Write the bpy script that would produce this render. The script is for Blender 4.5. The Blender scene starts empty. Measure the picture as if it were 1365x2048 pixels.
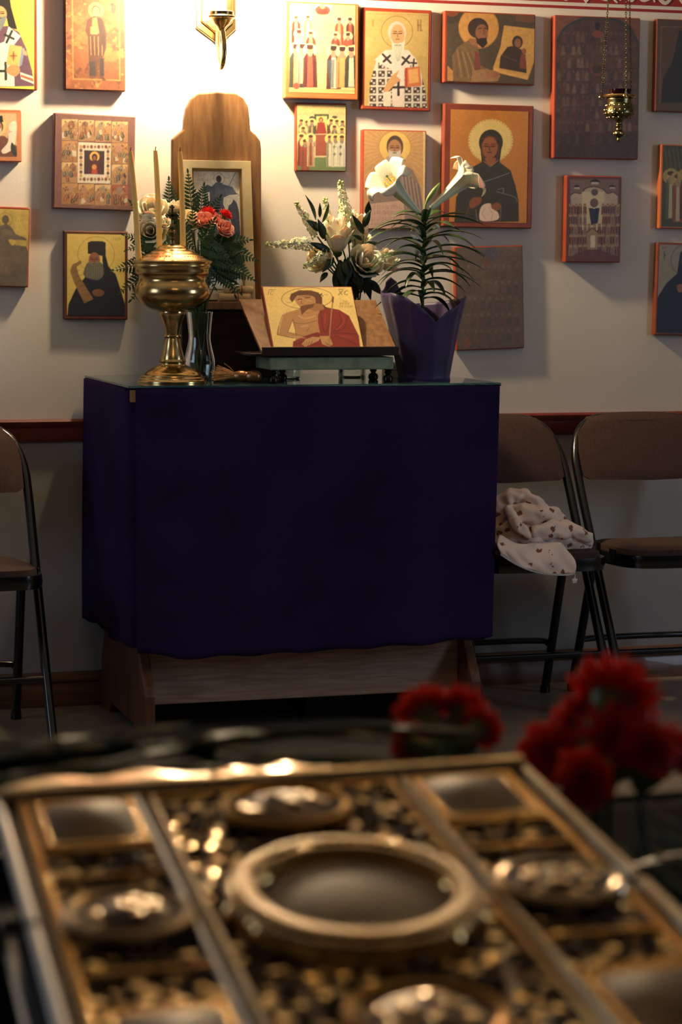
import bpy, bmesh, math, random
import numpy as np
from mathutils import Vector, Matrix, Euler
rnd = random.Random(7)
PI = math.pi
SC = bpy.context.scene
COL = SC.collection

# ------------------------------------------------------------------ camera
CAM_POS = Vector((-1.64, -6.23588, 1.2))
YAW, PITCH, ROLL = -0.293462, -0.1040336, 0.00589
FPX = 4592.0
_f = Vector((-math.sin(YAW)*math.cos(PITCH), math.cos(YAW)*math.cos(PITCH), math.sin(PITCH)))
_r = Vector((math.cos(YAW), math.sin(YAW), 0))
_u = _r.cross(_f)
CR = _r*math.cos(ROLL) + _u*math.sin(ROLL)
CU = -_r*math.sin(ROLL) + _u*math.cos(ROLL)
CF = _f
cam = bpy.data.cameras.new('camera')
cam.sensor_fit = 'VERTICAL'; cam.sensor_height = 22.3; cam.sensor_width = 14.9
cam.lens = FPX/2048*22.3
cam.clip_start = 0.05; cam.clip_end = 60
cam.dof.use_dof = True; cam.dof.focus_distance = 6.0; cam.dof.aperture_fstop = 7.6
camo = bpy.data.objects.new('camera', cam); COL.objects.link(camo)
mw = Matrix((CR, CU, -CF)).transposed().to_4x4(); mw.translation = CAM_POS
camo.matrix_world = mw
SC.camera = camo

def ray(px, py):
    return CF + CR*((px-682.5)/FPX) - CU*((py-1024.0)/FPX)
def at(px, py, Y):                       # point of the plane y = Y seen at a photo pixel
    d = ray(px, py); return CAM_POS + d*((Y-CAM_POS.y)/d.y)
def atz(px, py, Z):
    d = ray(px, py); return CAM_POS + d*((Z-CAM_POS.z)/d.z)

# ------------------------------------------------------------------ world, daylight, exposure
wd = bpy.data.worlds.new('sky'); SC.world = wd; wd.use_nodes = True
bg = wd.node_tree.nodes['Background']
bg.inputs[0].default_value = (0.55, 0.72, 1.0, 1); bg.inputs[1].default_value = 0.8
def area(name, loc, rot, sx, sy, power, col):
    l = bpy.data.lights.new(name, 'AREA'); l.shape = 'RECTANGLE'; l.size = sx; l.size_y = sy
    l.energy = power; l.color = col
    o = bpy.data.objects.new(name, l); COL.objects.link(o); o.location = loc; o.rotation_euler = rot
    return o
# daylight entering through the two side windows of the nave
area('window_daylight', (3.02, -3.1, 1.55), (0, PI/2, 0), 1.3, 1.1, 28, (0.62, 0.78, 1.0))
area('window_daylight', (-3.42, -1.7, 1.75), (0, -PI/2, 0), 1.3, 1.1, 15, (0.62, 0.78, 1.0))
SCONCE_STRENGTH = 1450.0
CHANDELIER_STRENGTH = 95.0
vs = SC.view_settings
vs.view_transform = 'Standard'; vs.look = 'None'; vs.gamma = 1; vs.use_curve_mapping = False
vs.exposure = 0.0
SC.cycles.use_denoising = True
SC.cycles.max_bounces = 8
SC.cycles.sample_clamp_indirect = 30

# ------------------------------------------------------------------ helpers
def lin(c):
    if isinstance(c, np.ndarray): a = c/255.0
    else: a = np.array(c, float)/255.0
    return np.where(a <= 0.04045, a/12.92, ((a+0.055)/1.055)**2.4)
MATS = {}
def M(name, col, rough=0.5, metal=0.0, col2=None, nscale=6.0, ndist=0.0, stretch=None, bump=None, trans=0.0, ior=1.45,
      emis=0.0, coat=0.0, sheen=0.0, spec=0.5, ramp=(0.35, 0.65), wave=None, sss=0.0):
    if name in MATS: return MATS[name]
    m = bpy.data.materials.new(name); m.use_nodes = True; MATS[name] = m
    nt = m.node_tree; b = nt.nodes['Principled BSDF']
    c = tuple(lin(col))+(1,)
    b.inputs['Base Color'].default_value = c
    b.inputs['Roughness'].default_value = rough; b.inputs['Metallic'].default_value = metal
    b.inputs['Transmission Weight'].default_value = trans; b.inputs['IOR'].default_value = ior
    b.inputs['Coat Weight'].default_value = coat; b.inputs['Sheen Weight'].default_value = sheen
    b.inputs['Specular IOR Level'].default_value = spec
    if sss:
        b.inputs['Subsurface Weight'].default_value = sss; b.inputs['Subsurface Scale'].default_value = 0.01
    if emis:
        b.inputs['Emission Color'].default_value = c; b.inputs['Emission Strength'].default_value = emis
    tc = nt.nodes.new('ShaderNodeTexCoord'); mp = nt.nodes.new('ShaderNodeMapping')
    nt.links.new(tc.outputs['Object'], mp.inputs[0])
    if stretch: mp.inputs['Scale'].default_value = stretch
    if col2 is not None:
        if wave:
            n = nt.nodes.new('ShaderNodeTexWave'); n.inputs['Scale'].default_value = nscale
            n.inputs['Distortion'].default_value = wave; n.inputs['Detail'].default_value = 4
            n.inputs['Detail Scale'].default_value = 1.5
        else:
            n = nt.nodes.new('ShaderNodeTexNoise'); n.inputs['Scale'].default_value = nscale
            n.inputs['Detail'].default_value = 6; n.inputs['Distortion'].default_value = ndist
        nt.links.new(mp.outputs[0], n.inputs[0])
        r = nt.nodes.new('ShaderNodeValToRGB')
        r.color_ramp.elements[0].position = ramp[0]; r.color_ramp.elements[1].position = ramp[1]
        r.color_ramp.elements[0].color = c; r.color_ramp.elements[1].color = tuple(lin(col2))+(1,)
        nt.links.new(n.outputs['Fac'], r.inputs[0]); nt.links.new(r.outputs[0], b.inputs['Base Color'])
    if bump:
        n = nt.nodes.new('ShaderNodeTexNoise'); n.inputs['Scale'].default_value = bump[0]; n.inputs['Detail'].default_value = 4
        nt.links.new(mp.outputs[0], n.inputs[0])
        bp = nt.nodes.new('ShaderNodeBump'); bp.inputs['Strength'].default_value = bump[1]; bp.inputs['Distance'].default_value = bump[2] if len(bump) > 2 else 0.002
        nt.links.new(n.outputs['Fac'], bp.inputs['Height']); nt.links.new(bp.outputs[0], b.inputs['Normal'])
    return m

class MB:                                 # collects verts / faces of one mesh
    def __init__(s): s.v = []; s.f = []
    def add(s, v, f):
        o = len(s.v); s.v += [tuple(p) for p in v]; s.f += [tuple(i+o for i in q) for q in f]; return s
    def grid(s, P, close_u=False, close_v=False):      # P[i][j]
        n, m = len(P), len(P[0]); o = len(s.v)
        for row in P: s.v += [tuple(p) for p in row]
        for i in range(n if close_u else n-1):
            for j in range(m if close_v else m-1):
                a = o+i*m+j; b = o+i*m+(j+1) % m; c = o+((i+1) % n)*m+(j+1) % m; d = o+((i+1) % n)*m+j
                s.f.append((a, b, c, d))
        return s
    def box(s, x0, x1, y0, y1, z0, z1):
        v = [(x, y, z) for x in (x0, x1) for y in (y0, y1) for z in (z0, z1)]
        return s.add(v, [(0,1,3,2),(4,6,7,5),(0,4,5,1),(2,3,7,6),(0,2,6,4),(1,5,7,3)])
    def tube(s, pts, r, n=10, cap=True):
        pts = [Vector(p) for p in pts]; k = len(pts)
        rs = r if isinstance(r, (list, tuple)) else [r]*k
        T = [(pts[min(i+1, k-1)]-pts[max(i-1, 0)]).normalized() for i in range(k)]
        up = Vector((0, 0, 1)) if abs(T[0].z) < 0.9 else Vector((1, 0, 0))
        N = (up-T[0]*up.dot(T[0])).normalized(); P = []
        for i in range(k):
            N = N-T[i]*N.dot(T[i])
            N = N.normalized() if N.length > 1e-6 else T[i].orthogonal().normalized()
            B = T[i].cross(N)
            P.append([pts[i]+(N*math.cos(2*PI*j/n)+B*math.sin(2*PI*j/n))*rs[i] for j in range(n)])
        o = len(s.v); s.grid(P, close_v=True)
        if cap:
            s.f.append(tuple(range(o+n-1, o-1, -1))); s.f.append(tuple(o+(k-1)*n+j for j in range(n)))
        return s
    def lathe(s, prof, n=40, c=(0, 0, 0), cap=True):
        P = [[(c[0]+r*math.cos(2*PI*j/n), c[1]+r*math.sin(2*PI*j/n), c[2]+z) for j in range(n)] for r, z in prof]
        o = len(s.v); s.grid(P, close_v=True)
        if cap:
            s.f.append(tuple(range(o+n-1, o-1, -1))); k = len(prof)-1
            s.f.append(tuple(o+k*n+j for j in range(n)))
        return s
    def prism(s, out, d0, d1, axis=1):   # outline (a,b) extruded along an axis: 1 -> (a,d,b), 0 -> (d,a,b), 2 -> (a,b,d)
        def q(a, b, d): return (a, d, b) if axis == 1 else ((d, a, b) if axis == 0 else (a, b, d))
        n = len(out); v = [q(a, b, d0) for a, b in out]+[q(a, b, d1) for a, b in out]
        return s.add(v, [tuple(range(n)), tuple(range(2*n-1, n-1, -1))]+[(i, i+n, (i+1) % n+n, (i+1) % n) for i in range(n)])
    def ball(s, c, r, n=10, m=6, sq=(1, 1, 1)):
        P = []
        for i in range(m+1):
            a = PI*i/m; rr = max(math.sin(a), 0.001)
            P.append([(c[0]+r*sq[0]*rr*math.cos(2*PI*j/n), c[1]+r*sq[1]*rr*math.sin(2*PI*j/n), c[2]-r*sq[2]*math.cos(a)) for j in range(n)])
        return s.grid(P, close_v=True)
    def ring(s, c, R, r, n=24, m=8, axis=2, sq=1.0):
        P = []
        for i in range(n):
            a = 2*PI*i/n; row = []
            for j in range(m):
                b = 2*PI*j/m; x = (R+r*math.cos(b))*math.cos(a); y = (R+r*math.cos(b))*math.sin(a)*sq; z = r*math.sin(b)
                row.append((c[0]+x, c[1]+y, c[2]+z) if axis == 2 else ((c[0]+x, c[1]+z, c[2]+y) if axis == 1 else (c[0]+z, c[1]+x, c[2]+y)))
            P.append(row)
        return s.grid(P, close_u=True, close_v=True)
    def build(s, name, mat, parent=None, smooth=True, bevel=0.0, solid=0.0, subd=0, ang=40):
        me = bpy.data.meshes.new(name); me.from_pydata(s.v, [], s.f)
        bm = bmesh.new(); bm.from_mesh(me)
        bmesh.ops.remove_doubles(bm, verts=bm.verts, dist=1e-6)
        bmesh.ops.recalc_face_normals(bm, faces=bm.faces); bm.to_mesh(me); bm.free()
        me.materials.append(mat)
        o = bpy.data.objects.new(name, me); COL.objects.link(o)
        if parent: o.parent = parent
        if smooth:
            me.polygons.foreach_set('use_smooth', [True]*len(me.polygons))
            me.set_sharp_from_angle(angle=math.radians(ang))
        if bevel:
            b = o.modifiers.new('bevel', 'BEVEL'); b.width = bevel; b.segments = 2; b.limit_method = 'ANGLE'
        if solid:
            b = o.modifiers.new('solid', 'SOLIDIFY'); b.thickness = solid; b.offset = 0
        if subd:
            b = o.modifiers.new('sub', 'SUBSURF'); b.levels = subd; b.render_levels = subd
        return o
def thing(name, label, cat, loc=(0, 0, 0), group=None, rot=None):
    o = bpy.data.objects.new(name, None); COL.objects.link(o); o.location = loc; o.empty_display_size = 0.05
    if rot: o.rotation_euler = rot
    return tag(o, label, cat, group)
def tag(o, label, cat, group=None):
    o['label'] = label; o['category'] = cat
    if group: o['group'] = group
    return o
def struct(o): o['kind'] = 'structure'; return o
def bez(p0, p1, p2, n):
    p0, p1, p2 = Vector(p0), Vector(p1), Vector(p2)
    return [p0*(1-t)**2+p1*2*t*(1-t)+p2*t*t for t in [i/n for i in range(n+1)]]
def cr(pts, n=6, closed=True):            # Catmull-Rom through 2-D / 3-D points
    k = len(pts); out = []
    P = [np.array(p, float) for p in pts]
    for i in range(k if closed else k-1):
        g = lambda j: P[j % k] if closed else P[min(max(j, 0), k-1)]
        a, b, c, d = g(i-1), g(i), g(i+1), g(i+2)
        for t in [j/n for j in range(n)]:
            out.append(tuple(0.5*(2*b+(c-a)*t+(2*a-5*b+4*c-d)*t*t+(3*b-a-3*c+d)*t**3)))
    if not closed: out.append(tuple(P[-1]))
    return out
def frame_to(axis, up=(0, 0, 1)):         # rotation whose local z is axis
    z = Vector(axis).normalized(); x = Vector(up).cross(z)
    if x.length < 1e-4: x = Vector((1, 0, 0))
    x.normalize(); y = z.cross(x)
    return Matrix((x, y, z)).transposed()

# ------------------------------------------------------------------ materials
m_wall = M('plaster', (206, 198, 188), 0.75, bump=(160, 0.12, 0.002), col2=(198, 190, 178), nscale=3)
m_wains = M('lower_wall_grey', (158, 157, 156), 0.7, col2=(148, 147, 146), nscale=3)
m_ceil = M('ceiling_paint', (184, 178, 168), 0.9)
m_side = M('side_wall_paint', (120, 112, 104), 0.9)
m_floor = M('floor_vinyl', (112, 100, 86), 0.34, col2=(132, 118, 100), nscale=14, bump=(40, 0.1))
m_rail = M('rail_red_paint', (118, 46, 32), 0.4, col2=(104, 40, 28), nscale=20, coat=0.2)
m_base = M('baseboard_wood', (104, 68, 40), 0.38, col2=(80, 50, 28), nscale=9, stretch=(1, 8, 12), coat=0.2)
m_red = M('frieze_red', (138, 38, 34), 0.7)
m_white = M('frieze_white', (196, 188, 176), 0.7)
m_oak = M('oak', (172, 142, 120), 0.5, col2=(142, 112, 90), nscale=7, stretch=(1.2, 6, 16), bump=(60, 0.15))
m_oakpanel = M('oak_panel', (104, 66, 42), 0.45, col2=(78, 46, 28), nscale=7, stretch=(10, 8, 1.2), bump=(60, 0.15))
m_board = M('brown_board', (150, 108, 66), 0.55, col2=(124, 86, 50), nscale=9, stretch=(9, 8, 1.3), bump=(90, 0.2))
m_darkwood = M('dark_wood', (44, 28, 20), 0.4, col2=(30, 18, 13), nscale=9, stretch=(2, 8, 10))
m_brass = M('brass', (200, 174, 122), 0.2, 1.0, col2=(172, 144, 92), nscale=16, bump=(60, 0.05))
m_brassd = M('aged_brass', (134, 120, 80), 0.26, 1.0, col2=(78, 76, 56), nscale=40, bump=(120, 0.3))
m_silver = M('patinated_plate', (150, 160, 130), 0.4, 0.15, col2=(122, 136, 108), nscale=30)
m_black = M('black_enamel', (12, 13, 14), 0.2, 0.0, coat=0.4)
m_vinyl = M('brown_fabric', (64, 42, 36), 0.9, col2=(52, 33, 28), nscale=160, bump=(300, 0.3), sheen=0.0)
m_purple = M('purple_velvet', (42, 30, 66), 0.85, col2=(34, 23, 55), nscale=5, bump=(220, 0.3), sheen=0.0, spec=0.05)
m_wax = M('beeswax', (244, 204, 112), 0.45, sss=0.15)
m_wick = M('wick', (20, 16, 14), 0.9)
m_glass = M('clear_glass', (240, 248, 244), 0.02, trans=1.0, ior=1.45)
m_gedge = M('table_glass', (120, 176, 180), 0.03, trans=0.9, ior=1.5)
m_leaf = M('lily_leaf', (48, 78, 38), 0.34, col2=(36, 64, 30), nscale=30, coat=0.15)
m_dleaf = M('dark_leaf', (30, 56, 30), 0.4, col2=(22, 44, 24), nscale=30)
m_fern = M('fern_leaf', (42, 80, 40), 0.5, col2=(30, 62, 32), nscale=40)
m_stem = M('green_stem', (70, 98, 48), 0.5)
m_petal = M('white_petal', (230, 224, 204), 0.5, sss=0.25, col2=(222, 216, 190), nscale=25)
m_cream = M('cream_petal', (246, 232, 192), 0.5, sss=0.25)
m_pink = M('pink_petal', (238, 160, 140), 0.5, sss=0.2)
m_redp = M('red_petal', (250, 36, 26), 0.6, sss=0.3, col2=(230, 22, 20), nscale=60)
m_floret = M('stock_floret', (238, 236, 206), 0.55, sss=0.2, col2=(206, 214, 150), nscale=60)
m_pollen = M('pollen', (226, 170, 40), 0.7)
m_pot = M('pot_wrap_purple', (58, 38, 88), 0.5, col2=(46, 29, 72), nscale=18, bump=(60, 0.2), sheen=0.2)
m_jacket = M('floral_fleece', (226, 200, 184), 0.9)
m_paper = M('old_paper', (226, 196, 140), 0.7, col2=(196, 160, 108), nscale=30)
m_linen = M('cream_gesso', (226, 206, 160), 0.55, col2=(206, 182, 130), nscale=14)
m_straw = M('straw', (178, 132, 74), 0.7)
m_gold = M('gilt_metal', (222, 178, 102), 0.11, 1.0, col2=(190, 142, 72), nscale=24)
m_golds = M('silver_gilt', (222, 200, 164), 0.18, 1.0, col2=(196, 170, 128), nscale=40)
m_bsilver = M('bright_silver', (214, 216, 218), 0.14, 1.0)
m_spark = M('glint_boss', (248, 214, 146), 0.13, 1.0, col2=(236, 196, 124), nscale=40)  # pale gold that brightens the glints of the tilted bosses
m_oval = M('enamel_brown', (140, 108, 62), 0.5, col2=(92, 68, 42), nscale=28, ndist=1.0)
m_gdark = M('dark_gilt', (84, 66, 50), 0.38, 0.9, col2=(52, 44, 46), nscale=60)  # dark metal for the cover plate, medallions and scrollwork
m_navy = M('navy_velvet', (22, 24, 38), 0.8, sheen=0.2)
m_dcloth = M('dark_brocade', (18, 17, 18), 0.9, col2=(13, 12, 14), nscale=30, spec=0.1)
# ------------------------------------------------------------------ the room
XL, XR, YF, ZC = -3.5, 3.1, -8.4, 3.0
struct(MB().box(XL-.1, XR+.1, 0, .12, 0, ZC).build('wall_back', m_wall, smooth=False))
struct(MB().box(XL-.1, XR+.1, YF-.1, .12, -.1, 0).build('floor', m_floor, smooth=False))
struct(MB().box(XL-.1, XR+.1, YF-.1, .12, ZC, ZC+.1).build('ceiling', m_ceil, smooth=False))
struct(MB().box(XL-.1, XR+.1, YF-.1, YF, 0, ZC).build('wall_front', m_side, smooth=False))
def side_wall(name, x0, x1, wy0, wy1, wz0, wz1):
    b = MB(); b.box(x0, x1, YF, wy0, 0, ZC); b.box(x0, x1, wy1, 0, 0, ZC); b.box(x0, x1, wy0, wy1, 0, wz0); b.box(x0, x1, wy0, wy1, wz1, ZC)
    return struct(b.build(name, m_side, smooth=False))
side_wall('wall_right', XR, XR+.1, -3.7, -2.5, .85, 2.25)
side_wall('wall_left', XL-.1, XL, -2.3, -1.1, 1.05, 2.45)
def window(n, x, y0, y1, z0, z1):
    w = struct(bpy.data.objects.new('window_%d' % n, None)); COL.objects.link(w)
    f = MB()
    for a, b_, c, d in ((y0, y1, z0, z0+.05), (y0, y1, z1-.05, z1), (y0, y0+.05, z0, z1), (y1-.05, y1, z0, z1)):
        f.box(x-.03, x+.03, a, b_, c, d)
    f.build('window_frame', m_white, w, smooth=False)
    ym, zm = (y0+y1)/2, (z0+z1)/2
    MB().box(x-.015, x+.015, ym-.015, ym+.015, z0+.05, z1-.05).box(x-.015, x+.015, y0+.05, y1-.05, zm-.015, zm+.015).build('glazing_bar', m_white, w, smooth=False)
    return w
window(1, XR+.06, -3.7, -2.5, .85, 2.25)
window(2, XL-.06, -2.3, -1.1, 1.05, 2.45)
# chair rail
pr = [(0, .736), (-.012, .736), (-.016, .742), (-.016, .772), (-.022, .778), (-.026, .790), (-.022, .796), (0, .796)]
struct(MB().prism(pr, XL, XR, axis=0).build('trim_1', m_rail))
struct(MB().box(XL, XR, -.003, 0, .09, .74).build('trim_3', m_wains, smooth=False))
# baseboard
pb = [(0, 0), (-.018, 0), (-.018, .055), (-.014, .060), (-.014, .066), (-.018, .070), (-.016, .086), (-.010, .094), (0, .096)]
struct(MB().prism(pb, XL, XR, axis=0).build('baseboard_back', m_base))
# painted frieze: a thin line below, a red band with pale uncial ornament
fz = struct(bpy.data.objects.new('trim_2', None)); COL.objects.link(fz)
MB().box(XL, XR, -.0012, 0, 1.957, 1.965).build('border_line', m_red, fz, smooth=False)
MB().box(XL, XR, -.0012, 0, 1.975, 2.16).build('frieze_band', m_red, fz, smooth=False)
def ribbon(b, pts, w, y0=-.0012, y1=-.0026):
    pts = [np.array(p, float) for p in pts]; k = len(pts); L = []; Rr = []
    for i in range(k):
        t = pts[min(i+1, k-1)]-pts[max(i-1, 0)]; t = t/np.hypot(*t); n_ = np.array([-t[1], t[0]])
        ww = w[i] if isinstance(w, list) else w
        L.append(pts[i]+n_*ww/2); Rr.append(pts[i]-n_*ww/2)
    for i in range(k-1):
        q = [L[i], L[i+1], Rr[i+1], Rr[i]]
        b.prism([tuple(a) for a in q], y0, y1)
GL = [lambda: [cr([(-.022, .075), (-.026, .03), (0, .0), (.026, .03), (.022, .075)], 5, False)],
      lambda: [cr([(.0, .1), (.0, .02), (-.004, .004)], 4, False), [(-.014, .012), (0, -.004), (.014, .012)]],
      lambda: [cr([(-.03, .07), (-.024, .02), (0, .004), (.02, .012), (.03, .0), (.036, -.004)], 5, False), cr([(.01, .07), (.016, .04), (0, .004)], 4, False)],
      lambda: [cr([(-.02, .004), (-.006, .02), (0, .06), (.004, .1)], 4, False), cr([(.0, .02), (.016, .004), (.028, .01)], 4, False)],
      lambda: [cr([(.024, .08), (-.016, .08), (-.024, .04), (-.01, .006), (.02, .012), (.03, .002)], 5, False)]]
xg = -.95; gi = 0
while xg < 2.2:
    b = MB()
    for pts in GL[gi % 5]():
        w_ = [.004+.007*math.sin(PI*min(1, .15+i/(len(pts)))) for i in range(len(pts))]
        ribbon(b, [(xg+p[0], 1.9835+p[1]) for p in pts], w_)
    b.build('ornament_letter', m_white, fz, smooth=False)
    xg += .062; gi += 1

# ------------------------------------------------------------------ flat painting on panels
class Paint:
    SS = 3
    def __init__(s, TL, TR, BL, nx, ny, bg):
        s.nx, s.ny = nx, ny; s.o = np.array(TL, float)
        s.inv = np.linalg.inv(np.array([np.array(TR, float)-s.o, np.array(BL, float)-s.o]).T)
        s.c = np.ones((ny, nx, 3))*lin(bg)
        s.rng = np.random.RandomState(nx*7+ny)
    def uv(s, pts):
        q = (np.array(pts, float)-s.o) @ s.inv.T
        return q*np.array([s.nx, s.ny])
    def _mask(s, q, pad, fn):
        S = s.SS
        x0 = max(int(q[:, 0].min()-pad), 0); x1 = min(int(q[:, 0].max()+pad)+2, s.nx)
        y0 = max(int(q[:, 1].min()-pad), 0); y1 = min(int(q[:, 1].max()+pad)+2, s.ny)
        if x1 <= x0 or y1 <= y0: return None
        X, Y = np.meshgrid((np.arange((x1-x0)*S)+.5)/S+x0, (np.arange((y1-y0)*S)+.5)/S+y0)
        m = fn(X, Y).astype(float).reshape(y1-y0, S, x1-x0, S).mean((1, 3))
        return (slice(y0, y1), slice(x0, x1)), m
    def _put(s, r, col, a=1.0):
        if r is None: return s
        sl, m = r; m = (m*a)[..., None]; s.c[sl] = s.c[sl]*(1-m)+lin(col)*m; return s
    def poly(s, pts, col, a=1.0, sm=False):
        if sm: pts = cr(pts, 5)
        q = s.uv(pts)
        def fn(X, Y):
            ins = np.zeros(X.shape, bool); j = len(q)-1
            for i in range(len(q)):
                xi, yi = q[i]; xj, yj = q[j]
                if yi != yj: ins ^= ((yi > Y) != (yj > Y)) & (X < (xj-xi)*(Y-yi)/(yj-yi)+xi)
                j = i
            return ins
        return s._put(s._mask(q, 1, fn), col, a)
    def ell(s, cx, cy, rx, ry, col, a=1.0, rot=0.0):
        c_, s_ = math.cos(rot), math.sin(rot); P = []
        for i in range(28):
            t = 2*PI*i/28; x = rx*math.cos(t); y = ry*math.sin(t); P.append((cx+x*c_-y*s_, cy+x*s_+y*c_))
        return s.poly(P, col, a)
    def line(s, pts, w, col, a=1.0, sm=False):   # w in source units
        if sm: pts = cr(pts, 5, False)
        q = s.uv(pts); k = s.uv([s.o+np.array([w, 0])])[0]; hw = max(abs(k[0])*.5, .3)
        def fn(X, Y):
            d = np.full(X.shape, 1e9)
            for i in range(len(q)-1):
                ax, ay = q[i]; bx, by = q[i+1]; L = (bx-ax)**2+(by-ay)**2+1e-9
                t = np.clip(((X-ax)*(bx-ax)+(Y-ay)*(by-ay))/L, 0, 1)
                d = np.minimum(d, (X-ax-t*(bx-ax))**2+(Y-ay-t*(by-ay))**2)
            return d < hw*hw
        return s._put(s._mask(q, hw+1, fn), col, a)
    def circ(s, cx, cy, r, w, col, a=1.0):
        return s.line([(cx+r*math.cos(2*PI*i/30), cy+r*math.sin(2*PI*i/30)) for i in range(31)], w, col, a)
    def rect(s, x0, y0, x1, y1, col, a=1.0): return s.poly([(x0, y0), (x1, y0), (x1, y1), (x0, y1)], col, a)
    def cross(s, x, y, L, w, col, rot=0):
        c_, s_ = math.cos(rot), math.sin(rot)
        for dx, dy in ((L*.75, 0), (0, L)):
            s.line([(x-dx*c_+dy*s_, y-dx*s_-dy*c_), (x+dx*c_-dy*s_, y+dx*s_+dy*c_)], w, col)
        return s
    def noise(s, amp, cell=8, col=None, thr=None, al=1.0):
        n = np.zeros((s.ny, s.nx)); tot = 0; A = 1.0; c = cell
        while c >= 1.5:
            g = s.rng.rand(int(s.ny/c)+3, int(s.nx/c)+3)
            y = np.arange(s.ny)/c; x = np.arange(s.nx)/c; yi = y.astype(int); xi = x.astype(int)
            fy = (y-yi)[:, None]; fx = (x-xi)[None]; fy = fy*fy*(3-2*fy); fx = fx*fx*(3-2*fx)
            v = g[yi][:, xi]*(1-fy)*(1-fx)+g[yi+1][:, xi]*fy*(1-fx)+g[yi][:, xi+1]*(1-fy)*fx+g[yi+1][:, xi+1]*fy*fx
            n += v*A; tot += A; A *= .6; c /= 2
        n /= tot
        if col is None: s.c *= (1+amp*(n-.5)*2)[..., None]
        else:
            m = np.clip((n-thr)/.08, 0, 1)[..., None]*al; s.c = s.c*(1-m)+lin(col)*m
        s.c = np.clip(s.c, 0, 1); return s
    def finish(s, sat=.93, grain=.10):
        s.c = s.c*getattr(s, 'dim', .82)
        L = s.c @ np.array([.3, .5, .2]); s.c = L[..., None]*(1-sat)+s.c*sat; s.noise(grain, 3.2); return s.noise(grain*.8, 30)
    def face(s, x, y, w, h, skin=(190, 130, 85), hair=None, beard=None, dark=(70, 40, 25)):
        if hair: s.ell(x, y-h*.12, w*1.25, h*1.12, hair)
        s.ell(x, y, w, h, skin)
        if beard: s.poly([(x-w*.9, y+h*.15), (x-w*.35, y+h*.3), (x+w*.35, y+h*.3), (x+w*.9, y+h*.15), (x+w*.8, y+h*.9), (x+w*.3, y+h*1.7), (x, y+h*2.0), (x-w*.3, y+h*1.7), (x-w*.8, y+h*.9)], beard, sm=True)
        for k in (-1, 1):
            s.line([(x+k*w*.2, y-h*.1), (x+k*w*.62, y-h*.12)], w*.16, dark); s.line([(x+k*w*.15, y-h*.3), (x+k*w*.65, y-h*.32)], w*.1, dark)
        s.line([(x, y-h*.15), (x-w*.05, y+h*.22), (x+w*.1, y+h*.24)], w*.09, dark)
        s.line([(x-w*.25, y+h*.45), (x+w*.25, y+h*.45)], w*.12, dark)
        return s
    def saint(s, x, top, h, robe, inner, head=(205, 150, 105), halo=(235, 200, 110), hat=None, w=None):
        w = w or h*.22; r = h*.085
        s.ell(x, top+r*1.2, r*1.9, r*1.9, halo)
        s.poly([(x-r, top+r*2), (x+r, top+r*2), (x+w*.9, top+h*.3), (x+w, top+h*.97), (x-w, top+h*.97), (x-w*.9, top+h*.3)], robe)
        s.poly([(x-w*.3, top+h*.24), (x+w*.3, top+h*.24), (x+w*.42, top+h*.95), (x-w*.42, top+h*.95)], inner)
        s.line([(x-w*.5, top+h*.35), (x-w*.55, top+h*.95)], w*.1, (50, 34, 30), .7); s.line([(x+w*.55, top+h*.35), (x+w*.6, top+h*.95)], w*.1, (50, 34, 30), .7)
        s.ell(x, top+r*1.3, r*.85, r*1.15, head)
        s.ell(x, top+r*2.1, r*.7, r*.9, (150, 130, 110))
        s.ell(x, top+r*.5, r*.85, r*.55, hat or (90, 60, 40))
        if hat: s.rect(x-r*.85, top-r*.3, x+r*.85, top+r*.8, hat)
        return s
    def script(s, x0, y0, x1, y1, col, a=.8, n=None):   # small painted lettering strokes
        h = y1-y0; n = n or max(int((x1-x0)/(h*.8)), 1); dx = (x1-x0)/n
        for i in range(n):
            x = x0+i*dx; k = s.rng.randint(4)
            w = h*.16
            s.line([(x, y0), (x, y1)], w, col, a)
            if k == 0: s.line([(x, y0), (x+dx*.55, y0), (x+dx*.55, y1)], w, col, a)
            elif k == 1: s.line([(x, (y0+y1)/2), (x+dx*.5, (y0+y1)/2)], w, col, a)
            elif k == 2: s.line([(x, y1), (x+dx*.55, y1)], w, col, a)
        return s
    def text(s, t, x, y, h, w, col, a=1.0):
        F = {'I': [[(0, 0), (0, 1)]], 'C': [[(.7, .1), (.4, 0), (.1, .25), (.1, .75), (.4, 1), (.7, .9)]], 'X': [[(0, 0), (.7, 1)], [(.7, 0), (0, 1)]],
             'T': [[(0, 0), (.7, 0)], [(.35, 0), (.35, 1)]], 'H': [[(0, 0), (0, 1)], [(.6, 0), (.6, 1)], [(0, .5), (.6, .5)]], 'E': [[(.6, 0), (0, 0), (0, 1), (.6, 1)], [(0, .5), (.5, .5)]],
             'B': [[(0, 0), (0, 1), (.5, .9), (.5, .6), (0, .5), (.5, .4), (.5, .1), (0, 0)]], 'R': [[(0, 1), (0, 0), (.5, .1), (.5, .4), (0, .5), (.55, 1)]], 'D': [[(0, 0), (0, 1), (.5, .85), (.6, .5), (.5, .15), (0, 0)]],
             'G': [[(.65, .1), (.3, 0), (0, .4), (.1, .9), (.4, 1), (.65, .85), (.65, .55), (.4, .55)]], 'O': [[(.3, 0), (.6, .3), (.6, .7), (.3, 1), (0, .7), (0, .3), (.3, 0)]], 'M': [[(0, 1), (0, 0), (.35, .6), (.7, 0), (.7, 1)]], ' ': []}
        for ch in t:
            for st in F[ch]: s.line([(x+p*w, y+q*h) for p, q in st], h*.13, col, a)
            x += w*(1.0 if ch != 'I' else .45)
        return s
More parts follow.
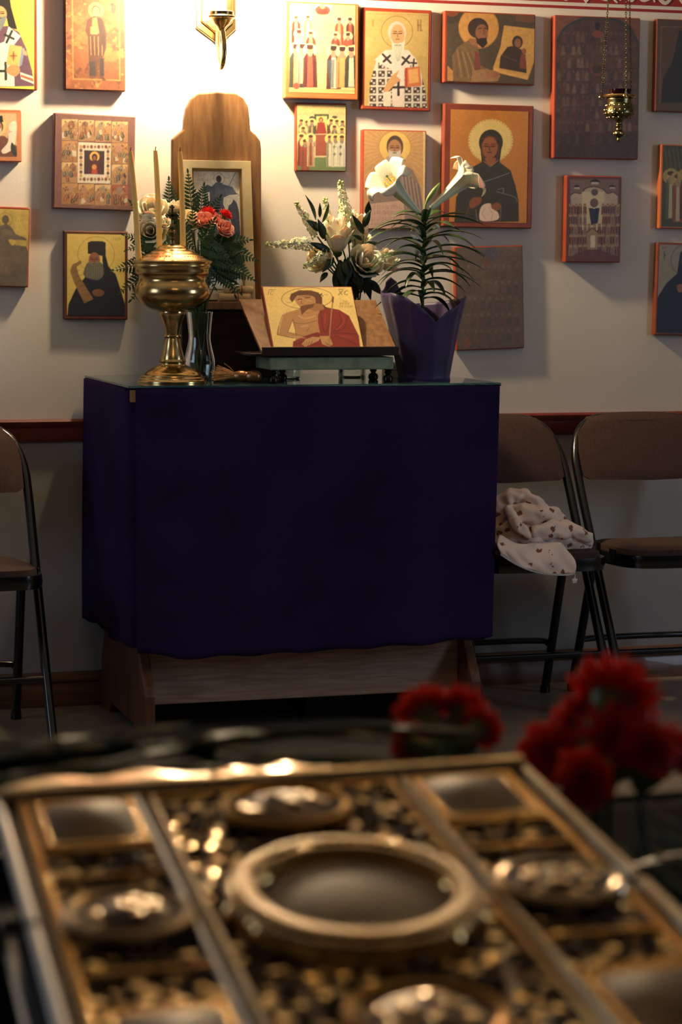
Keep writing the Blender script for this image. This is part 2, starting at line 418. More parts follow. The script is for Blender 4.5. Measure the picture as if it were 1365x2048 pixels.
    def mesh(s, name, w, h, mat, parent, y=0.0):
        s.finish()
        # grid in the local x-z plane, centre at origin, facing -y
        nx, ny = s.nx, s.ny
        X, Z = np.meshgrid(np.linspace(-w/2, w/2, nx), np.linspace(h/2, -h/2, ny))
        V = np.stack([X, np.full_like(X, y), Z], -1).reshape(-1, 3)
        I = np.arange(nx*ny).reshape(ny, nx)
        Fc = np.stack([I[1:, :-1], I[1:, 1:], I[:-1, 1:], I[:-1, :-1]], -1).reshape(-1, 4)
        me = bpy.data.meshes.new(name)
        me.vertices.add(len(V)); me.vertices.foreach_set('co', V.ravel().astype(np.float32))
        me.loops.add(Fc.size); me.loops.foreach_set('vertex_index', Fc.ravel().astype(np.int32))
        me.polygons.add(len(Fc)); me.polygons.foreach_set('loop_start', (np.arange(len(Fc))*4).astype(np.int32))
        me.polygons.foreach_set('loop_total', np.full(len(Fc), 4, np.int32))
        me.update(calc_edges=True)
        ca = me.color_attributes.new('paint', 'FLOAT_COLOR', 'POINT')
        ca.data.foreach_set('color', np.concatenate([s.c, np.ones((ny, nx, 1))], -1).reshape(-1).astype(np.float32))
        me.materials.append(mat)
        o = bpy.data.objects.new(name, me); COL.objects.link(o); o.parent = parent
        return o
def paint_mat(name, rough, metal=0.0, coat=0.0):
    m = bpy.data.materials.new(name); m.use_nodes = True; nt = m.node_tree; b = nt.nodes['Principled BSDF']
    a = nt.nodes.new('ShaderNodeAttribute'); a.attribute_name = 'paint'
    nt.links.new(a.outputs['Color'], b.inputs['Base Color'])
    b.inputs['Roughness'].default_value = rough; b.inputs['Metallic'].default_value = metal; b.inputs['Coat Weight'].default_value = coat
    return m
m_print = paint_mat('icon_print', 0.55)
m_gloss = paint_mat('icon_varnish', 0.42)

def icon(label, crn, t, board, zoom, TL, TR, BL, bgc, fn, mat=None, cell=1.25, bev=.003, dim=.82):
    """crn: photo pixels of the panel's front corners TL,TR,BR,BL; TL/TR/BL: painted field in the crop's own units; zoom=(ox,oy,scale)"""
    q = [at(x, y, -t) for x, y in crn]
    w = ((q[1]-q[0]).length+(q[2]-q[3]).length)/2; h = ((q[3]-q[0]).length+(q[2]-q[1]).length)/2
    c = (q[0]+q[1]+q[2]+q[3])/4
    d = (q[1]-q[0])+(q[2]-q[3]); e = (q[0]-q[3])+(q[1]-q[2])
    rot = (math.atan2(d.z, d.x)+math.atan2(-e.x, e.z))/2
    ic = thing('icon', label, 'icon', (c.x, 0, c.z), 'icons hung on the wall', rot=(0, -rot, 0))
    MB().box(-w/2, w/2, -t, -.001, -h/2, h/2).build('board', board, ic, smooth=False, bevel=bev)
    z = lambda p: (zoom[0]+p[0]/zoom[2], zoom[1]+p[1]/zoom[2])
    P = [at(*z(p), -t) for p in (TL, TR, BL)]
    R = Matrix.Rotation(rot, 3, 'Y')
    L = [R @ (p-Vector((c.x, 0, c.z))) for p in P]
    pw = min(L[1].x, w/2-bev)-max(L[0].x, -w/2+bev); ph = min(L[0].z, h/2-bev)-max(L[2].z, -h/2+bev)
    cx = (min(L[1].x, w/2-bev)+max(L[0].x, -w/2+bev))/2; cz = (min(L[0].z, h/2-bev)+max(L[2].z, -h/2+bev))/2
    nx = max(int(abs(TR[0]-TL[0])/zoom[2]/cell), 20); ny = max(int(abs(BL[1]-TL[1])/zoom[2]/cell), 20)
    pt = Paint(TL, TR, BL, nx, ny, bgc); pt.dim = dim; fn(pt)
    o = pt.mesh('painting', pw, ph, mat or m_print, ic, -t-.0006); o.location = (cx, 0, cz)
    return ic
Z1 = (0, 0, 4.55); Z2 = (0, 380, 4.55); Z4 = (550, 0, 4.0147); Z5 = (870, 0, 4.2667); Z6 = (1085, 0, 4.875); Z7 = (1085, 330, 4.875); ZB = (700, 280, 3.689)
bd_red = M('board_red', (128, 60, 40), 0.45, col2=(112, 50, 34), nscale=12)
bd_orange = M('board_orange', (176, 100, 58), 0.4, col2=(162, 88, 50), nscale=12)
bd_brown = M('board_brown', (96, 54, 40), 0.5, col2=(80, 44, 34), nscale=12)
bd_mauve = M('board_mauve', (128, 88, 80), 0.55, col2=(114, 76, 70), nscale=10)
bd_scar = M('board_scarlet', (146, 60, 38), 0.45, col2=(130, 52, 33), nscale=12)

def p_bishop_yellow(p):
    p.rect(-520, -340, 312, 800, (236, 206, 62)); p.noise(.06, 20)
    p.circ(-20, 130, 195, 5, (150, 110, 40))
    p.poly([(-560, 800), (-520, 350), (-250, 260), (60, 235), (165, 290), (230, 440), (280, 640), (300, 790)], (104, 72, 92), sm=False)
    for k in range(12): p.line([(150+k*12, 350+k*26), (165+k*12, 790)], 3, (80, 54, 76), .7)
    p.poly([(-150, -240), (40, -240), (80, -60), (95, 60), (150, 270), (70, 250), (40, 100), (-120, 100), (-200, 280), (-170, 20)], (26, 24, 26))
    p.face(-15, 130, 70, 78, (205, 160, 100), None, (120, 130, 132))
    p.poly([(-200, 270), (-80, 420), (30, 380), (70, 240), (180, 330), (110, 420), (120, 790), (-90, 790), (-80, 500), (-240, 400)], (222, 220, 205))
    p.cross(75, 335, 58, 22, (36, 44, 38), .45); p.cross(40, 650, 75, 24, (36, 44, 38), 0); p.cross(-130, 360, 55, 22, (36, 44, 38), -.45)
    p.poly([(150, 430), (215, 440), (190, 590), (140, 640)], (120, 140, 170)); p.poly([(75, 405), (190, 425), (160, 620), (45, 590)], (226, 170, 90))
    p.rect(95, 490, 130, 540, (180, 120, 60), .7); p.cross(112, 510, 40, 10, (120, 70, 40))
    p.poly([(45, 640), (80, 600), (150, 600), (170, 650), (130, 700), (70, 680)], (196, 140, 90), sm=True)
    p.poly([(170, 660), (285, 700), (300, 770), (180, 720)], (230, 220, 200)); p.poly([(175, 680), (288, 720), (294, 750), (178, 705)], (206, 90, 50))
    p.poly([(195, 440), (240, 480), (235, 510), (205, 500)], (216, 150, 110))
icon('yellow icon of a hooded bishop holding a book, cut by the top left corner', [(-115, -82), (76, -74), (75, 181), (-117, 174)], .024, bd_red, Z1, (-490, -340), (312, -305), (-500, 787), (236, 206, 62), p_bishop_yellow)

def p_copper(p):
    p.noise(.5, 26); p.noise(0, 22, (190, 122, 54), .56, .7); p.noise(0, 14, (96, 50, 26), .62, .75)
    p.line([(660, -100), (655, 720), (1085, 730), (1090, -100)], 12, (214, 150, 70), .7); p.noise(0, 10, (206, 150, 74), .68, .6)
    p.ell(875, 90, 75, 75, (206, 150, 84), .8)
    p.poly([(790, 180), (850, 145), (905, 145), (945, 200), (968, 300), (962, 440), (930, 520), (935, 690), (905, 700), (885, 560), (875, 690), (812, 690), (800, 560), (800, 340), (772, 280)], (92, 50, 32))
    p.poly([(840, 160), (900, 150), (910, 300), (830, 310)], (200, 130, 70), .8)
    for k in range(9): p.line([(800+k*18, 330), (806+k*17, 500)], 6, (216, 150, 84) if k % 2 else (50, 30, 30), .7)
    p.poly([(880, 150), (930, 170), (960, 320), (945, 480), (905, 330)], (70, 40, 32)); p.poly([(820, 240), (880, 250), (885, 310), (820, 310)], (214, 150, 84), .8)
    p.rect(805, 560, 860, 690, (56, 40, 40)); p.rect(905, 530, 940, 690, (50, 40, 44)); p.poly([(920, 690), (965, 735), (930, 735), (900, 700)], (96, 50, 30))
    p.face(873, 100, 32, 42, (222, 160, 96), (70, 44, 30)); p.ell(1035, 70, 22, 50, (90, 46, 40), .8); p.ell(1020, 35, 14, 14, (70, 34, 30), .8)
    p.noise(.15, 5)
icon('worn coppery icon of a standing young saint beside the wall lamp', [(131, -32), (252, -28), (251, 183), (128, 180)], .03, bd_brown, Z1, (598, -140), (1143, -125), (585, 812), (150, 82, 40), p_copper, dim=.5)

def scene_cell(p, x0, y0, x1, y1, base=None):
    r = p.rng; cols = [(206, 160, 96), (190, 140, 80), (214, 176, 120)]
    p.rect(x0, y0, x1, y1, base or cols[r.randint(3)])
    w, h = x1-x0, y1-y0
    p.poly([(x0, y0+h*.35), (x0+w*.3, y0+h*.1), (x0+w*.6, y0+h*.3), (x1, y0+h*.12), (x1, y1), (x0, y1)], (150, 104, 70), .7)
    pal = [(120, 50, 40), (60, 70, 84), (84, 60, 44), (206, 190, 160), (150, 76, 50), (54, 44, 40), (100, 100, 84)]
    xb = x0+w*r.uniform(.05, .5); p.poly([(xb, y0+h*.45), (xb, y0+h*.12), (xb+w*.2, y0+h*.04), (xb+w*.4, y0+h*.12), (xb+w*.4, y0+h*.45)], [(176, 130, 110), (140, 130, 110), (120, 70, 60)][r.randint(3)], .8)
    for k in range(9):
        x = x0+w*r.uniform(.08, .92); yb2 = y1-h*r.uniform(.02, .35); hh = h*r.uniform(.28, .42); ln = w*r.uniform(-.10, .10)
        c = pal[r.randint(7)]; p.poly([(x+ln-w*.04, yb2-hh*.75), (x+ln+w*.05, yb2-hh*.75), (x+w*.11, yb2-hh*.2), (x+w*.08, yb2), (x-w*.09, yb2), (x-w*.10, yb2-hh*.3)], c, .85, sm=True)
        p.ell(x+ln, yb2-hh*.86, w*.065, h*.065, (214, 172, 96), .8); p.ell(x+ln, yb2-hh*.86, w*.035, h*.042, (120, 76, 56)); p.line([(x+ln, yb2-hh*.6), (x-w*.02, yb2-hh*.1)], w*.025, (226, 206, 170), .6)
    for k in range(4): p.ell(x0+w*r.uniform(.05, .95), y0+h*r.uniform(.05, .35), w*.05, h*.05, pal[r.randint(7)], .8)
def p_scenes(p):
    p.noise(.08, 12)
    X = [560, 712, 862, 1016, 1170]; Y = [1085, 1282, 1478, 1670, 1865]
    sk = lambda x, y: (x, y+(x-560)*.042)
    for i in range(4):
        for j in range(4):
            if i in (1, 2) and j in (1, 2): continue
            o = sk(X[i], 0)[1]; scene_cell(p, X[i]+5, Y[j]+o, X[i+1]-4, Y[j+1]+o-8, (170, 84, 66) if (i, j) == (3, 3) else None)
    p.poly([(714, 1292), (1014, 1304), (1006, 1672), (708, 1664)], (216, 206, 186))
    for k in range(9):
        for (x, y) in ((735+k*33, 1335), (735+k*33, 1632)): p.ell(x, y, 14, 18, (150, 84, 70) if k % 2 else (190, 170, 130)); p.ell(x, y, 6, 8, (96, 60, 50))
        for (x, y) in ((738, 1335+k*33), (985, 1345+k*33)): p.ell(x, y, 14, 16, (110, 70, 60) if k % 2 else (196, 150, 90))
    p.poly([(768, 1365), (952, 1372), (950, 1590), (766, 1584)], (66, 44, 52))
    p.ell(862, 1425, 45, 48, (220, 170, 80)); p.ell(862, 1432, 26, 34, (70, 38, 42)); p.ell(862, 1438, 14, 20, (150, 96, 66))
    p.poly([(835, 1460), (890, 1460), (930, 1580), (790, 1580)], (84, 40, 48)); p.ell(860, 1520, 22, 24, (206, 140, 70)); p.poly([(840, 1540), (882, 1540), (890, 1582), (832, 1582)], (176, 70, 40)); p.noise(.1, 3)
icon('brown bordered icon of twelve small scenes around a square', [(109, 226), (272, 232), (268, 423), (106, 416)], .03, bd_mauve, Z1, (505, 1032), (1232, 1062), (492, 1890), (128, 88, 80), p_scenes, dim=.7)

def p_scroll_small(p):
    p.noise(.06, 10); p.rect(-240, 1030, 148, 1430, (222, 178, 130))
    p.poly([(-240, 1430), (-240, 1250), (-90, 1210), (40, 1240), (150, 1330), (150, 1430)], (120, 74, 60)); p.ell(-40, 1150, 95, 100, (234, 200, 120)); p.face(-30, 1160, 46, 58, (190, 130, 90), (50, 40, 40), (210, 200, 190))
    p.poly([(-70, 1060), (20, 1050), (30, 1110), (-70, 1120)], (40, 36, 40)); p.poly([(85, 1130), (150, 1115), (125, 1330), (40, 1400), (10, 1370), (70, 1290)], (236, 222, 200), sm=True)
    p.script(84, 1180, 130, 1215, (130, 90, 70), .6); p.script(72, 1240, 122, 1275, (130, 90, 70), .6); p.poly([(100, 1300), (125, 1320), (150, 1400), (130, 1420), (95, 1370)], (56, 56, 60), sm=True)
icon('small orange bordered icon of a saint with a white scroll at left edge', [(-58, 217), (42, 221), (45, 325), (-56, 322)], .028, bd_orange, Z1, (-250, 1008), (188, 1012), (-250, 1466), (206, 132, 84), p_scroll_small)

def p_rider_grey(p):
    p.rect(-300, 140, 280, 900, (196, 170, 84)); p.noise(.12, 18)
    p.poly([(-300, 900), (-300, 500), (-120, 420), (-60, 320), (20, 320), (60, 300), (110, 340), (150, 400), (235, 430), (250, 455), (140, 450), (150, 500), (245, 510), (265, 560), (265, 900)], (112, 100, 88), sm=False)
    p.poly([(85, 450), (140, 455), (150, 480), (120, 505), (95, 480)], (206, 176, 84), sm=True); p.ell(52, 265, 32, 40, (104, 92, 84)); p.circ(52, 265, 62, 3, (140, 116, 60))
    p.ell(60, 390, 48, 40, (126, 112, 96)); p.poly([(-100, 600), (60, 520), (180, 620), (100, 760), (-80, 740)], (124, 106, 92), .8, sm=True)
    p.noise(.25, 9); p.script(150, 260, 225, 280, (130, 116, 50), .7)
icon('grey and yellow icon of a rider, lowest at the left edge', [(-72, 410), (60, 415), (57, 575), (-76, 571)], .022, bd_scar, Z2, (-300, 158), (266, 170), (-300, 872), (196, 170, 84), p_rider_grey)

def p_monk(p):
    p.noise(.08, 14); p.circ(875, 590, 165, 4, (150, 116, 50)); p.script(645, 428, 722, 448, (150, 116, 50)); p.script(1030, 432, 1110, 456, (150, 116, 50))
    p.poly([(615, 1150), (625, 1040), (690, 900), (770, 800), (800, 720), (960, 700), (1050, 760), (1095, 900), (1138, 1040), (1140, 1150)], (30, 32, 48), sm=False)
    p.poly([(800, 480), (830, 466), (930, 466), (960, 480), (962, 600), (985, 690), (1040, 760), (940, 830), (930, 600), (800, 580)], (34, 32, 32))
    p.rect(800, 478, 960, 575, (38, 35, 35)); p.face(858, 640, 52, 72, (150, 96, 64), None, (120, 116, 100)); p.poly([(800, 660), (850, 690), (920, 660), (945, 760), (900, 815), (850, 815), (765, 780), (770, 720)], (104, 100, 84), sm=True)
    for k in range(7): p.line([(800+k*20, 700), (790+k*22, 800)], 4, (146, 140, 120), .7)
    p.poly([(735, 640), (745, 665), (700, 700), (720, 780), (850, 990), (770, 1030), (680, 850), (640, 740), (660, 680)], (150, 110, 64), sm=False)
    for k in range(6): p.line([(668+k*20, 750+k*42), (728+k*20, 730+k*42)], 4, (96, 70, 44), .8)
    p.poly([(840, 920), (900, 900), (950, 930), (920, 965), (860, 960)], (130, 84, 56), sm=True); p.line([(760, 1000), (900, 1100)], 4, (50, 52, 70)); p.line([(960, 860), (1090, 1060)], 4, (20, 22, 34))
icon('icon of a black hooded monk with a scroll on yellow, beside the brass bowl', [(128, 461), (256, 463), (256, 640), (127, 639)], .02, bd_brown, Z2, (610, 398), (1138, 405), (610, 1140), (222, 192, 92), p_monk)

def p_assembly(p):
    p.rect(118, 20, 645, 740, (226, 196, 124)); p.noise(.06, 20)
    p.ell(383, 65, 72, 42, (140, 160, 176)); p.ell(383, 80, 60, 38, (200, 70, 50)); p.ell(383, 48, 20, 20, (230, 180, 110)); p.poly([(350, 70), (415, 70), (430, 110), (336, 110)], (196, 50, 40))
    pal = [(120, 60, 50), (64, 66, 60), (206, 130, 80), (176, 70, 54), (96, 44, 44), (150, 140, 130)]
    for (x, top, h, c, i_, hat) in [(172, 130, 220, 4, (206, 150, 110), None), (265, 125, 200, 2, (240, 226, 196), None), (515, 140, 230, 3, (206, 130, 90), (84, 44, 40)), (603, 140, 220, 4, (150, 80, 60), (70, 40, 40)),
                                    (195, 245, 260, 5, (170, 190, 200), (76, 42, 40)), (288, 250, 260, 0, (230, 150, 90), None), (485, 262, 230, 0, (140, 70, 50), None), (585, 262, 230, 3, (176, 80, 56), (76, 42, 40)),
                                    (172, 362, 350, 1, (222, 140, 84), (76, 42, 44)), (222, 360, 320, 5, (220, 170, 130), (76, 42, 44)), (282, 365, 345, 4, (214, 80, 60), (76, 42, 44)),
                                    (470, 372, 350, 4, (226, 206, 176), (64, 40, 44)), (540, 378, 330, 2, (226, 150, 84), (70, 40, 44)), (612, 378, 330, 1, (206, 190, 160), (70, 40, 44))]:
        p.saint(x, top, h, pal[c], i_, hat=hat, halo=(252, 222, 150), w=h*.17)
    p.poly([(130, 735), (640, 735), (640, 715), (130, 708)], (214, 160, 90), .7)
    p.poly([(415, 480), (480, 470), (470, 700), (440, 700)], (70, 90, 100), .8); p.ell(172, 688, 26, 26, (206, 70, 50)); p.rect(345, 430, 400, 480, (226, 186, 110), .8)
    p.line([(395, 380), (395, 420)], 5, (206, 160, 90)); p.script(395, 190, 470, 215, (206, 150, 80), .7)
icon('pale gold icon of rows of robed saints beneath a red medallion', [(573, 2), (719, 8), (717, 199), (569, 197)], .035, bd_orange, Z4, (118, 22), (648, 35), (112, 738), (226, 196, 124), p_assembly, dim=.62)

def p_bishop_white(p):
    p.noise(.1, 16); p.circ(980, 255, 125, 5, (130, 96, 50)); p.script(790, 165, 815, 215, (140, 104, 54)); p.script(1148, 160, 1190, 245, (140, 104, 54), n=2)
    p.line([(740, 110), (1225, 122), (1215, 850)], 3, (150, 116, 64), .7)
    p.poly([(750, 860), (770, 680), (800, 520), (830, 450), (900, 400), (1060, 400), (1120, 460), (1165, 560), (1200, 720), (1215, 860)], (206, 198, 186))
    for i in range(7):
        for j in range(6):
            x = 760+i*70; y = 500+j*66
            if y < 520 and (i < 1 or i > 4): continue
            if 920 < x < 1030: continue
            p.rect(x, y, x+52, y+50, (66, 46, 42)); p.rect(x+8, y+8, x+24, y+24, (206, 198, 186)); p.rect(x+28, y+26, x+44, y+42, (206, 198, 186))
    p.poly([(700, 450), (830, 440), (750, 700), (740, 870), (700, 870)], (186, 156, 88)); p.poly([(1130, 450), (1165, 560), (1205, 720), (1220, 870), (1260, 870), (1260, 450)], (186, 156, 88))
    p.poly([(800, 480), (890, 400), (970, 520), (1070, 400), (1140, 490), (1080, 530), (1030, 560), (1030, 850), (940, 850), (940, 560), (880, 530)], (222, 206, 196))
    p.cross(898, 470, 46, 18, (50, 40, 40), -.75); p.cross(1050, 482, 46, 18, (50, 40, 40), .7); p.cross(990, 700, 62, 20, (50, 40, 40)); p.cross(1112, 505, 30, 14, (50, 40, 40), .1)
    p.poly([(1045, 545), (1160, 530), (1175, 690), (1050, 700)], (196, 110, 60)); p.poly([(1070, 560), (1145, 550), (1155, 660), (1075, 670)], (216, 160, 90)); p.rect(1042, 545, 1062, 700, (180, 60, 40))
    p.poly([(870, 720), (900, 660), (945, 600), (1000, 560), (975, 610), (1010, 640), (960, 680), (920, 720), (890, 760)], (200, 150, 96), sm=False); p.poly([(868, 740), (930, 730), (930, 850), (870, 850)], (214, 206, 190))
    p.ell(980, 262, 72, 90, (196, 190, 176)); p.face(985, 278, 55, 82, (206, 158, 104), None, None)
    p.poly([(935, 310), (950, 345), (985, 350), (1025, 340), (1045, 310), (1035, 400), (1005, 470), (985, 520), (965, 460), (940, 390)], (206, 206, 186), sm=False)
    for k in range(5): p.line([(955+k*16, 365), (975+k*6, 490)], 4, (150, 150, 130), .8)
    p.line([(962, 362), (1012, 362)], 6, (130, 90, 70))
icon('gold icon of a white bearded bishop in a cross patterned robe', [(727, 15), (865, 20), (861, 222), (722, 219)], .026, bd_scar, Z4, (728, 86), (1238, 106), (716, 850), (196, 166, 96), p_bishop_white, dim=.62)

def p_council(p):
    p.noise(.08, 16); p.rect(175, 835, 580, 900, (206, 180, 110), .8)
    for k in range(14): p.line([(195+k*27, 905), (205+k*27, 925), (218+k*27, 905)], 4, (170, 130, 70), .7)
    p.rect(318, 918, 436, 1080, (70, 84, 60)); p.rect(335, 935, 420, 1075, (226, 196, 110)); p.poly([(345, 985), (400, 985), (418, 1075), (332, 1075)], (156, 56, 48)); p.ell(372, 965, 18, 22, (120, 50, 44)); p.ell(372, 968, 10, 14, (206, 150, 100))
    p.rect(325, 1080, 425, 1255, (158, 84, 60)); p.line([(325, 1080), (425, 1080), (425, 1255), (325, 1255), (325, 1080)], 5, (222, 200, 160))
    p.poly([(180, 1375), (180, 1300), (340, 1265), (420, 1265), (575, 1300), (575, 1375)], (110, 130, 84)); p.ell(300, 948, 22, 14, (76, 76, 66)); p.ell(482, 945, 22, 14, (76, 76, 66))
    for k, (x, y) in enumerate([(215, 960), (260, 970), (300, 965), (455, 960), (500, 965), (545, 970), (230, 1020), (540, 1030), (480, 1010)]): p.saint(x, y, 220, [(120, 60, 50), (140, 120, 90), (96, 90, 70)][k % 3], (190, 160, 120), halo=(232, 210, 130), w=24)
    for k, (x, y, c) in enumerate([(215, 1080, (130, 60, 56)), (245, 1120, (150, 70, 60)), (290, 1085, (196, 170, 130)), (445, 1090, (150, 150, 120)), (490, 1090, (206, 206, 180)), (540, 1090, (206, 206, 190))]):
        p.saint(x, y, 260, c, [(150, 80, 60), (214, 206, 180)][k > 2], halo=(236, 212, 130), w=32)
    for k in range(4): p.cross(480+(k % 2)*50, 1180+(k//2)*60, 14, 6, (50, 70, 50))
    p.script(250, 850, 500, 870, (190, 90, 60), .5)
icon('small greenish icon of a crowd before an enthroned image', [(592, 204), (693, 208), (694, 343), (591, 343)], .02, bd_scar, Z4, (178, 836), (572, 845), (178, 1368), (206, 190, 130), p_council, dim=.66)

def p_writer(p):
    p.noise(.25, 20); p.rect(100, 95, 330, 200, (60, 50, 40), .7); p.ell(150, 115, 50, 28, (150, 70, 44), .7)
    p.ell(375, 235, 172, 180, (196, 140, 66)); p.circ(375, 235, 172, 4, (120, 80, 40))
    p.poly([(110, 560), (240, 690), (110, 690)], (186, 130, 66)); p.poly([(160, 690), (150, 480), (200, 400), (290, 340), (370, 400), (390, 560), (480, 600), (560, 650), (520, 700), (300, 700)], (120, 92, 60))
    for k in range(7): p.line([(170+k*22, 420+k*6), (190+k*26, 560), (200+k*30, 660)], 5, (176, 140, 88) if k % 2 else (70, 52, 40), .8, sm=True)
    p.poly([(310, 700), (320, 600), (450, 590), (560, 640), (540, 690)], (150, 110, 74)); p.poly([(340, 430), (380, 460), (390, 590), (340, 600)], (120, 60, 50))
    p.poly([(290, 330), (360, 330), (370, 400), (310, 380)], (150, 100, 66)); p.ell(370, 240, 88, 88, (62, 46, 36)); p.ell(400, 285, 54, 78, (140, 92, 60)); p.poly([(345, 300), (370, 330), (440, 320), (450, 370), (410, 412), (360, 370)], (48, 36, 30), sm=False)
    p.line([(370, 245), (400, 240)], 8, (40, 28, 22)); p.line([(420, 240), (445, 245)], 8, (40, 28, 22)); p.line([(415, 250), (425, 290), (410, 295)], 5, (70, 40, 28)); p.line([(395, 325), (430, 325)], 6, (90, 46, 36))
    p.poly([(590, 215), (860, 245), (850, 520), (795, 680), (520, 610), (500, 570), (560, 400)], (196, 148, 72)); p.poly([(500, 570), (560, 600), (795, 650), (795, 682), (500, 612)], (210, 160, 84))
    p.poly([(550, 580), (560, 480), (620, 400), (660, 390), (740, 420), (780, 520), (785, 625)], (62, 46, 40)); p.ell(705, 358, 46, 56, (66, 46, 40)); p.ell(708, 365, 28, 38, (140, 92, 60)); p.ell(762, 435, 20, 26, (140, 88, 56)); p.poly([(735, 460), (775, 460), (782, 590), (720, 580)], (120, 60, 44)); p.line([(570, 470), (700, 520)], 4, (120, 84, 60))
    p.poly([(440, 640), (470, 600), (530, 610), (555, 640), (500, 665)], (150, 100, 66), sm=True); p.poly([(690, 130), (855, 130), (855, 190), (690, 180)], (130, 80, 50), .5); p.noise(.15, 4)
icon('wide dark icon of a haloed man painting a small icon', [(891, 21), (1072, 29), (1070, 170), (887, 166)], .03, bd_scar, Z5, (106, 102), (856, 128), (98, 698), (80, 66, 50), p_writer)

def p_scroll_monk(p):
    p.noise(.08, 10)
    for k in range(40):
        a = 2*PI*k/40; p.line([(325+130*math.cos(a), 55+130*math.sin(a)), (325+620*math.cos(a), 55+620*math.sin(a))], 5, (226, 186, 120), .5)
    p.ell(335, 50, 118, 118, (226, 186, 96)); p.circ(335, 50, 118, 5, (180, 130, 60))
    p.poly([(130, 670), (140, 460), (200, 260), (290, 170), (390, 170), (470, 220), (520, 330), (545, 480), (550, 670)], (140, 116, 108))
    for k in range(10): p.line([(380+k*14, 200+k*14), (420+k*13, 500)], 5, (90, 74, 74) if k % 2 else (176, 160, 150), .8)
    p.poly([(275, 120), (390, 120), (400, 200), (340, 260), (280, 200)], (176, 160, 140), sm=True); p.ell(335, 45, 62, 82, (84, 66, 54)); p.face(333, 62, 50, 68, (176, 124, 84), None, (196, 186, 170))
    p.poly([(150, 470), (400, 440), (410, 560), (390, 650), (140, 650)], (196, 160, 142)); 
    for j in range(4): p.script(165, 480+j*42, 390, 505+j*42, (140, 100, 96), .6)
    p.rect(545, -80, 556, 660, (226, 196, 150))
icon('icon of a grey bearded monk with golden rays behind the left lily', [(728, 259), (854, 261), (852, 460), (723, 459)], .028, bd_scar, ZB, (106, -74), (566, -68), (100, 652), (196, 148, 92), p_scroll_monk)

def p_nun(p):
    p.noise(.08, 30); p.ell(478, 1205, 190, 185, (226, 196, 116)); 
    for k in range(44):
        a = 2*PI*k/44; p.ell(478+182*math.cos(a), 1205+177*math.sin(a), 5, 5, (170, 110, 50), .8); p.line([(478+100*math.cos(a), 1205+100*math.sin(a)), (478+165*math.cos(a), 1205+165*math.sin(a))], 4, (240, 216, 140), .6)
    p.poly([(175, 1900), (190, 1680), (260, 1560), (320, 1430), (420, 1375), (540, 1375), (650, 1460), (690, 1580), (720, 1720), (725, 1900)], (60, 56, 48))
    p.ell(480, 1220, 102, 112, (54, 52, 46)); p.poly([(385, 1230), (575, 1230), (555, 1400), (480, 1425), (405, 1395)], (54, 52, 46)); p.poly([(430, 1350), (520, 1350), (530, 1390), (480, 1420), (440, 1390)], (150, 88, 52))
    p.face(470, 1262, 68, 92, (150, 88, 52), None, None, (60, 34, 24)); p.line([(400, 1230), (412, 1330), (440, 1390)], 8, (120, 50, 34)); p.line([(545, 1230), (545, 1320), (520, 1380)], 8, (120, 50, 34)); p.line([(405, 1190), (470, 1165), (540, 1190)], 7, (120, 50, 34), sm=True)
    p.line([(420, 1380), (480, 1425), (545, 1370)], 5, (150, 120, 90)); p.line([(400, 1560), (500, 1530), (640, 1480)], 4, (150, 150, 140), .8); p.line([(530, 1640), (600, 1660), (690, 1690), (710, 1730)], 4, (150, 150, 140), .8, sm=True); p.line([(540, 1620), (590, 1610), (590, 1650)], 4, (150, 150, 140), .7)
    p.line([(260, 1890), (300, 1760), (330, 1720)], 5, (120, 60, 40)); p.line([(355, 1790), (370, 1890)], 5, (150, 120, 100)); p.line([(570, 1760), (565, 1890)], 5, (130, 110, 100))
    p.poly([(300, 1740), (330, 1690), (400, 1690), (390, 1740), (320, 1780)], (140, 78, 48), sm=True); p.poly([(470, 1790), (510, 1740), (560, 1740), (560, 1790), (510, 1800)], (140, 78, 48), sm=True)
    p.poly([(390, 1800), (420, 1750), (480, 1740), (490, 1780), (545, 1820), (540, 1880), (400, 1885)], (226, 196, 176), sm=True); p.line([(430, 1780), (410, 1830), (440, 1870)], 4, (170, 120, 100)); p.line([(460, 1770), (500, 1830), (490, 1880)], 4, (170, 120, 100))
icon('orange icon of a dark veiled woman with a glowing halo behind the right lily', [(890, 206), (1069, 212), (1064, 457), (886, 455)], .03, bd_red, Z5, (136, 932), (800, 956), (128, 1893), (196, 124, 44), p_nun)

def p_last_dark(p):
    p.noise(.3, 16); p.poly([(120, 140), (970, 140), (970, 520), (930, 400), (860, 270), (720, 195), (540, 165), (380, 195), (230, 280), (150, 400), (120, 520)], (120, 74, 60)); p.line([(150, 400), (230, 270), (390, 185), (560, 165), (720, 190), (860, 270), (940, 420)], 26, (52, 58, 66), sm=True)
    r = p.rng; pal = [(96, 60, 56), (70, 56, 58), (120, 96, 84), (104, 50, 44), (60, 56, 60), (140, 116, 100)]
    for row in range(9):
        y = 330+row*125
        for k in range(17):
            x = 170+k*46+r.uniform(-10, 10)
            if ((x-545)/420)**2+((y-560)/420)**2 > 1 and y < 560: continue
            p.poly([(x-14, y), (x+14, y), (x+20, y+80), (x-20, y+80)], pal[r.randint(6)], .42); p.ell(x, y-8, 10, 13, (120, 90, 72), .4)
    p.poly([(500, 205), (580, 205), (580, 300), (500, 300)], (84, 64, 66)); p.ell(540, 330, 50, 34, (130, 66, 54)); p.ell(540, 250, 26, 40, (50, 40, 46)); p.ell(540, 670, 70, 70, (110, 60, 50)); p.ell(540, 670, 48, 50, (64, 50, 48)); p.rect(480, 480, 600, 640, (84, 66, 56), .8)
    p.rect(125, 1300, 960, 1550, (66, 50, 50), .7); p.noise(.25, 5)
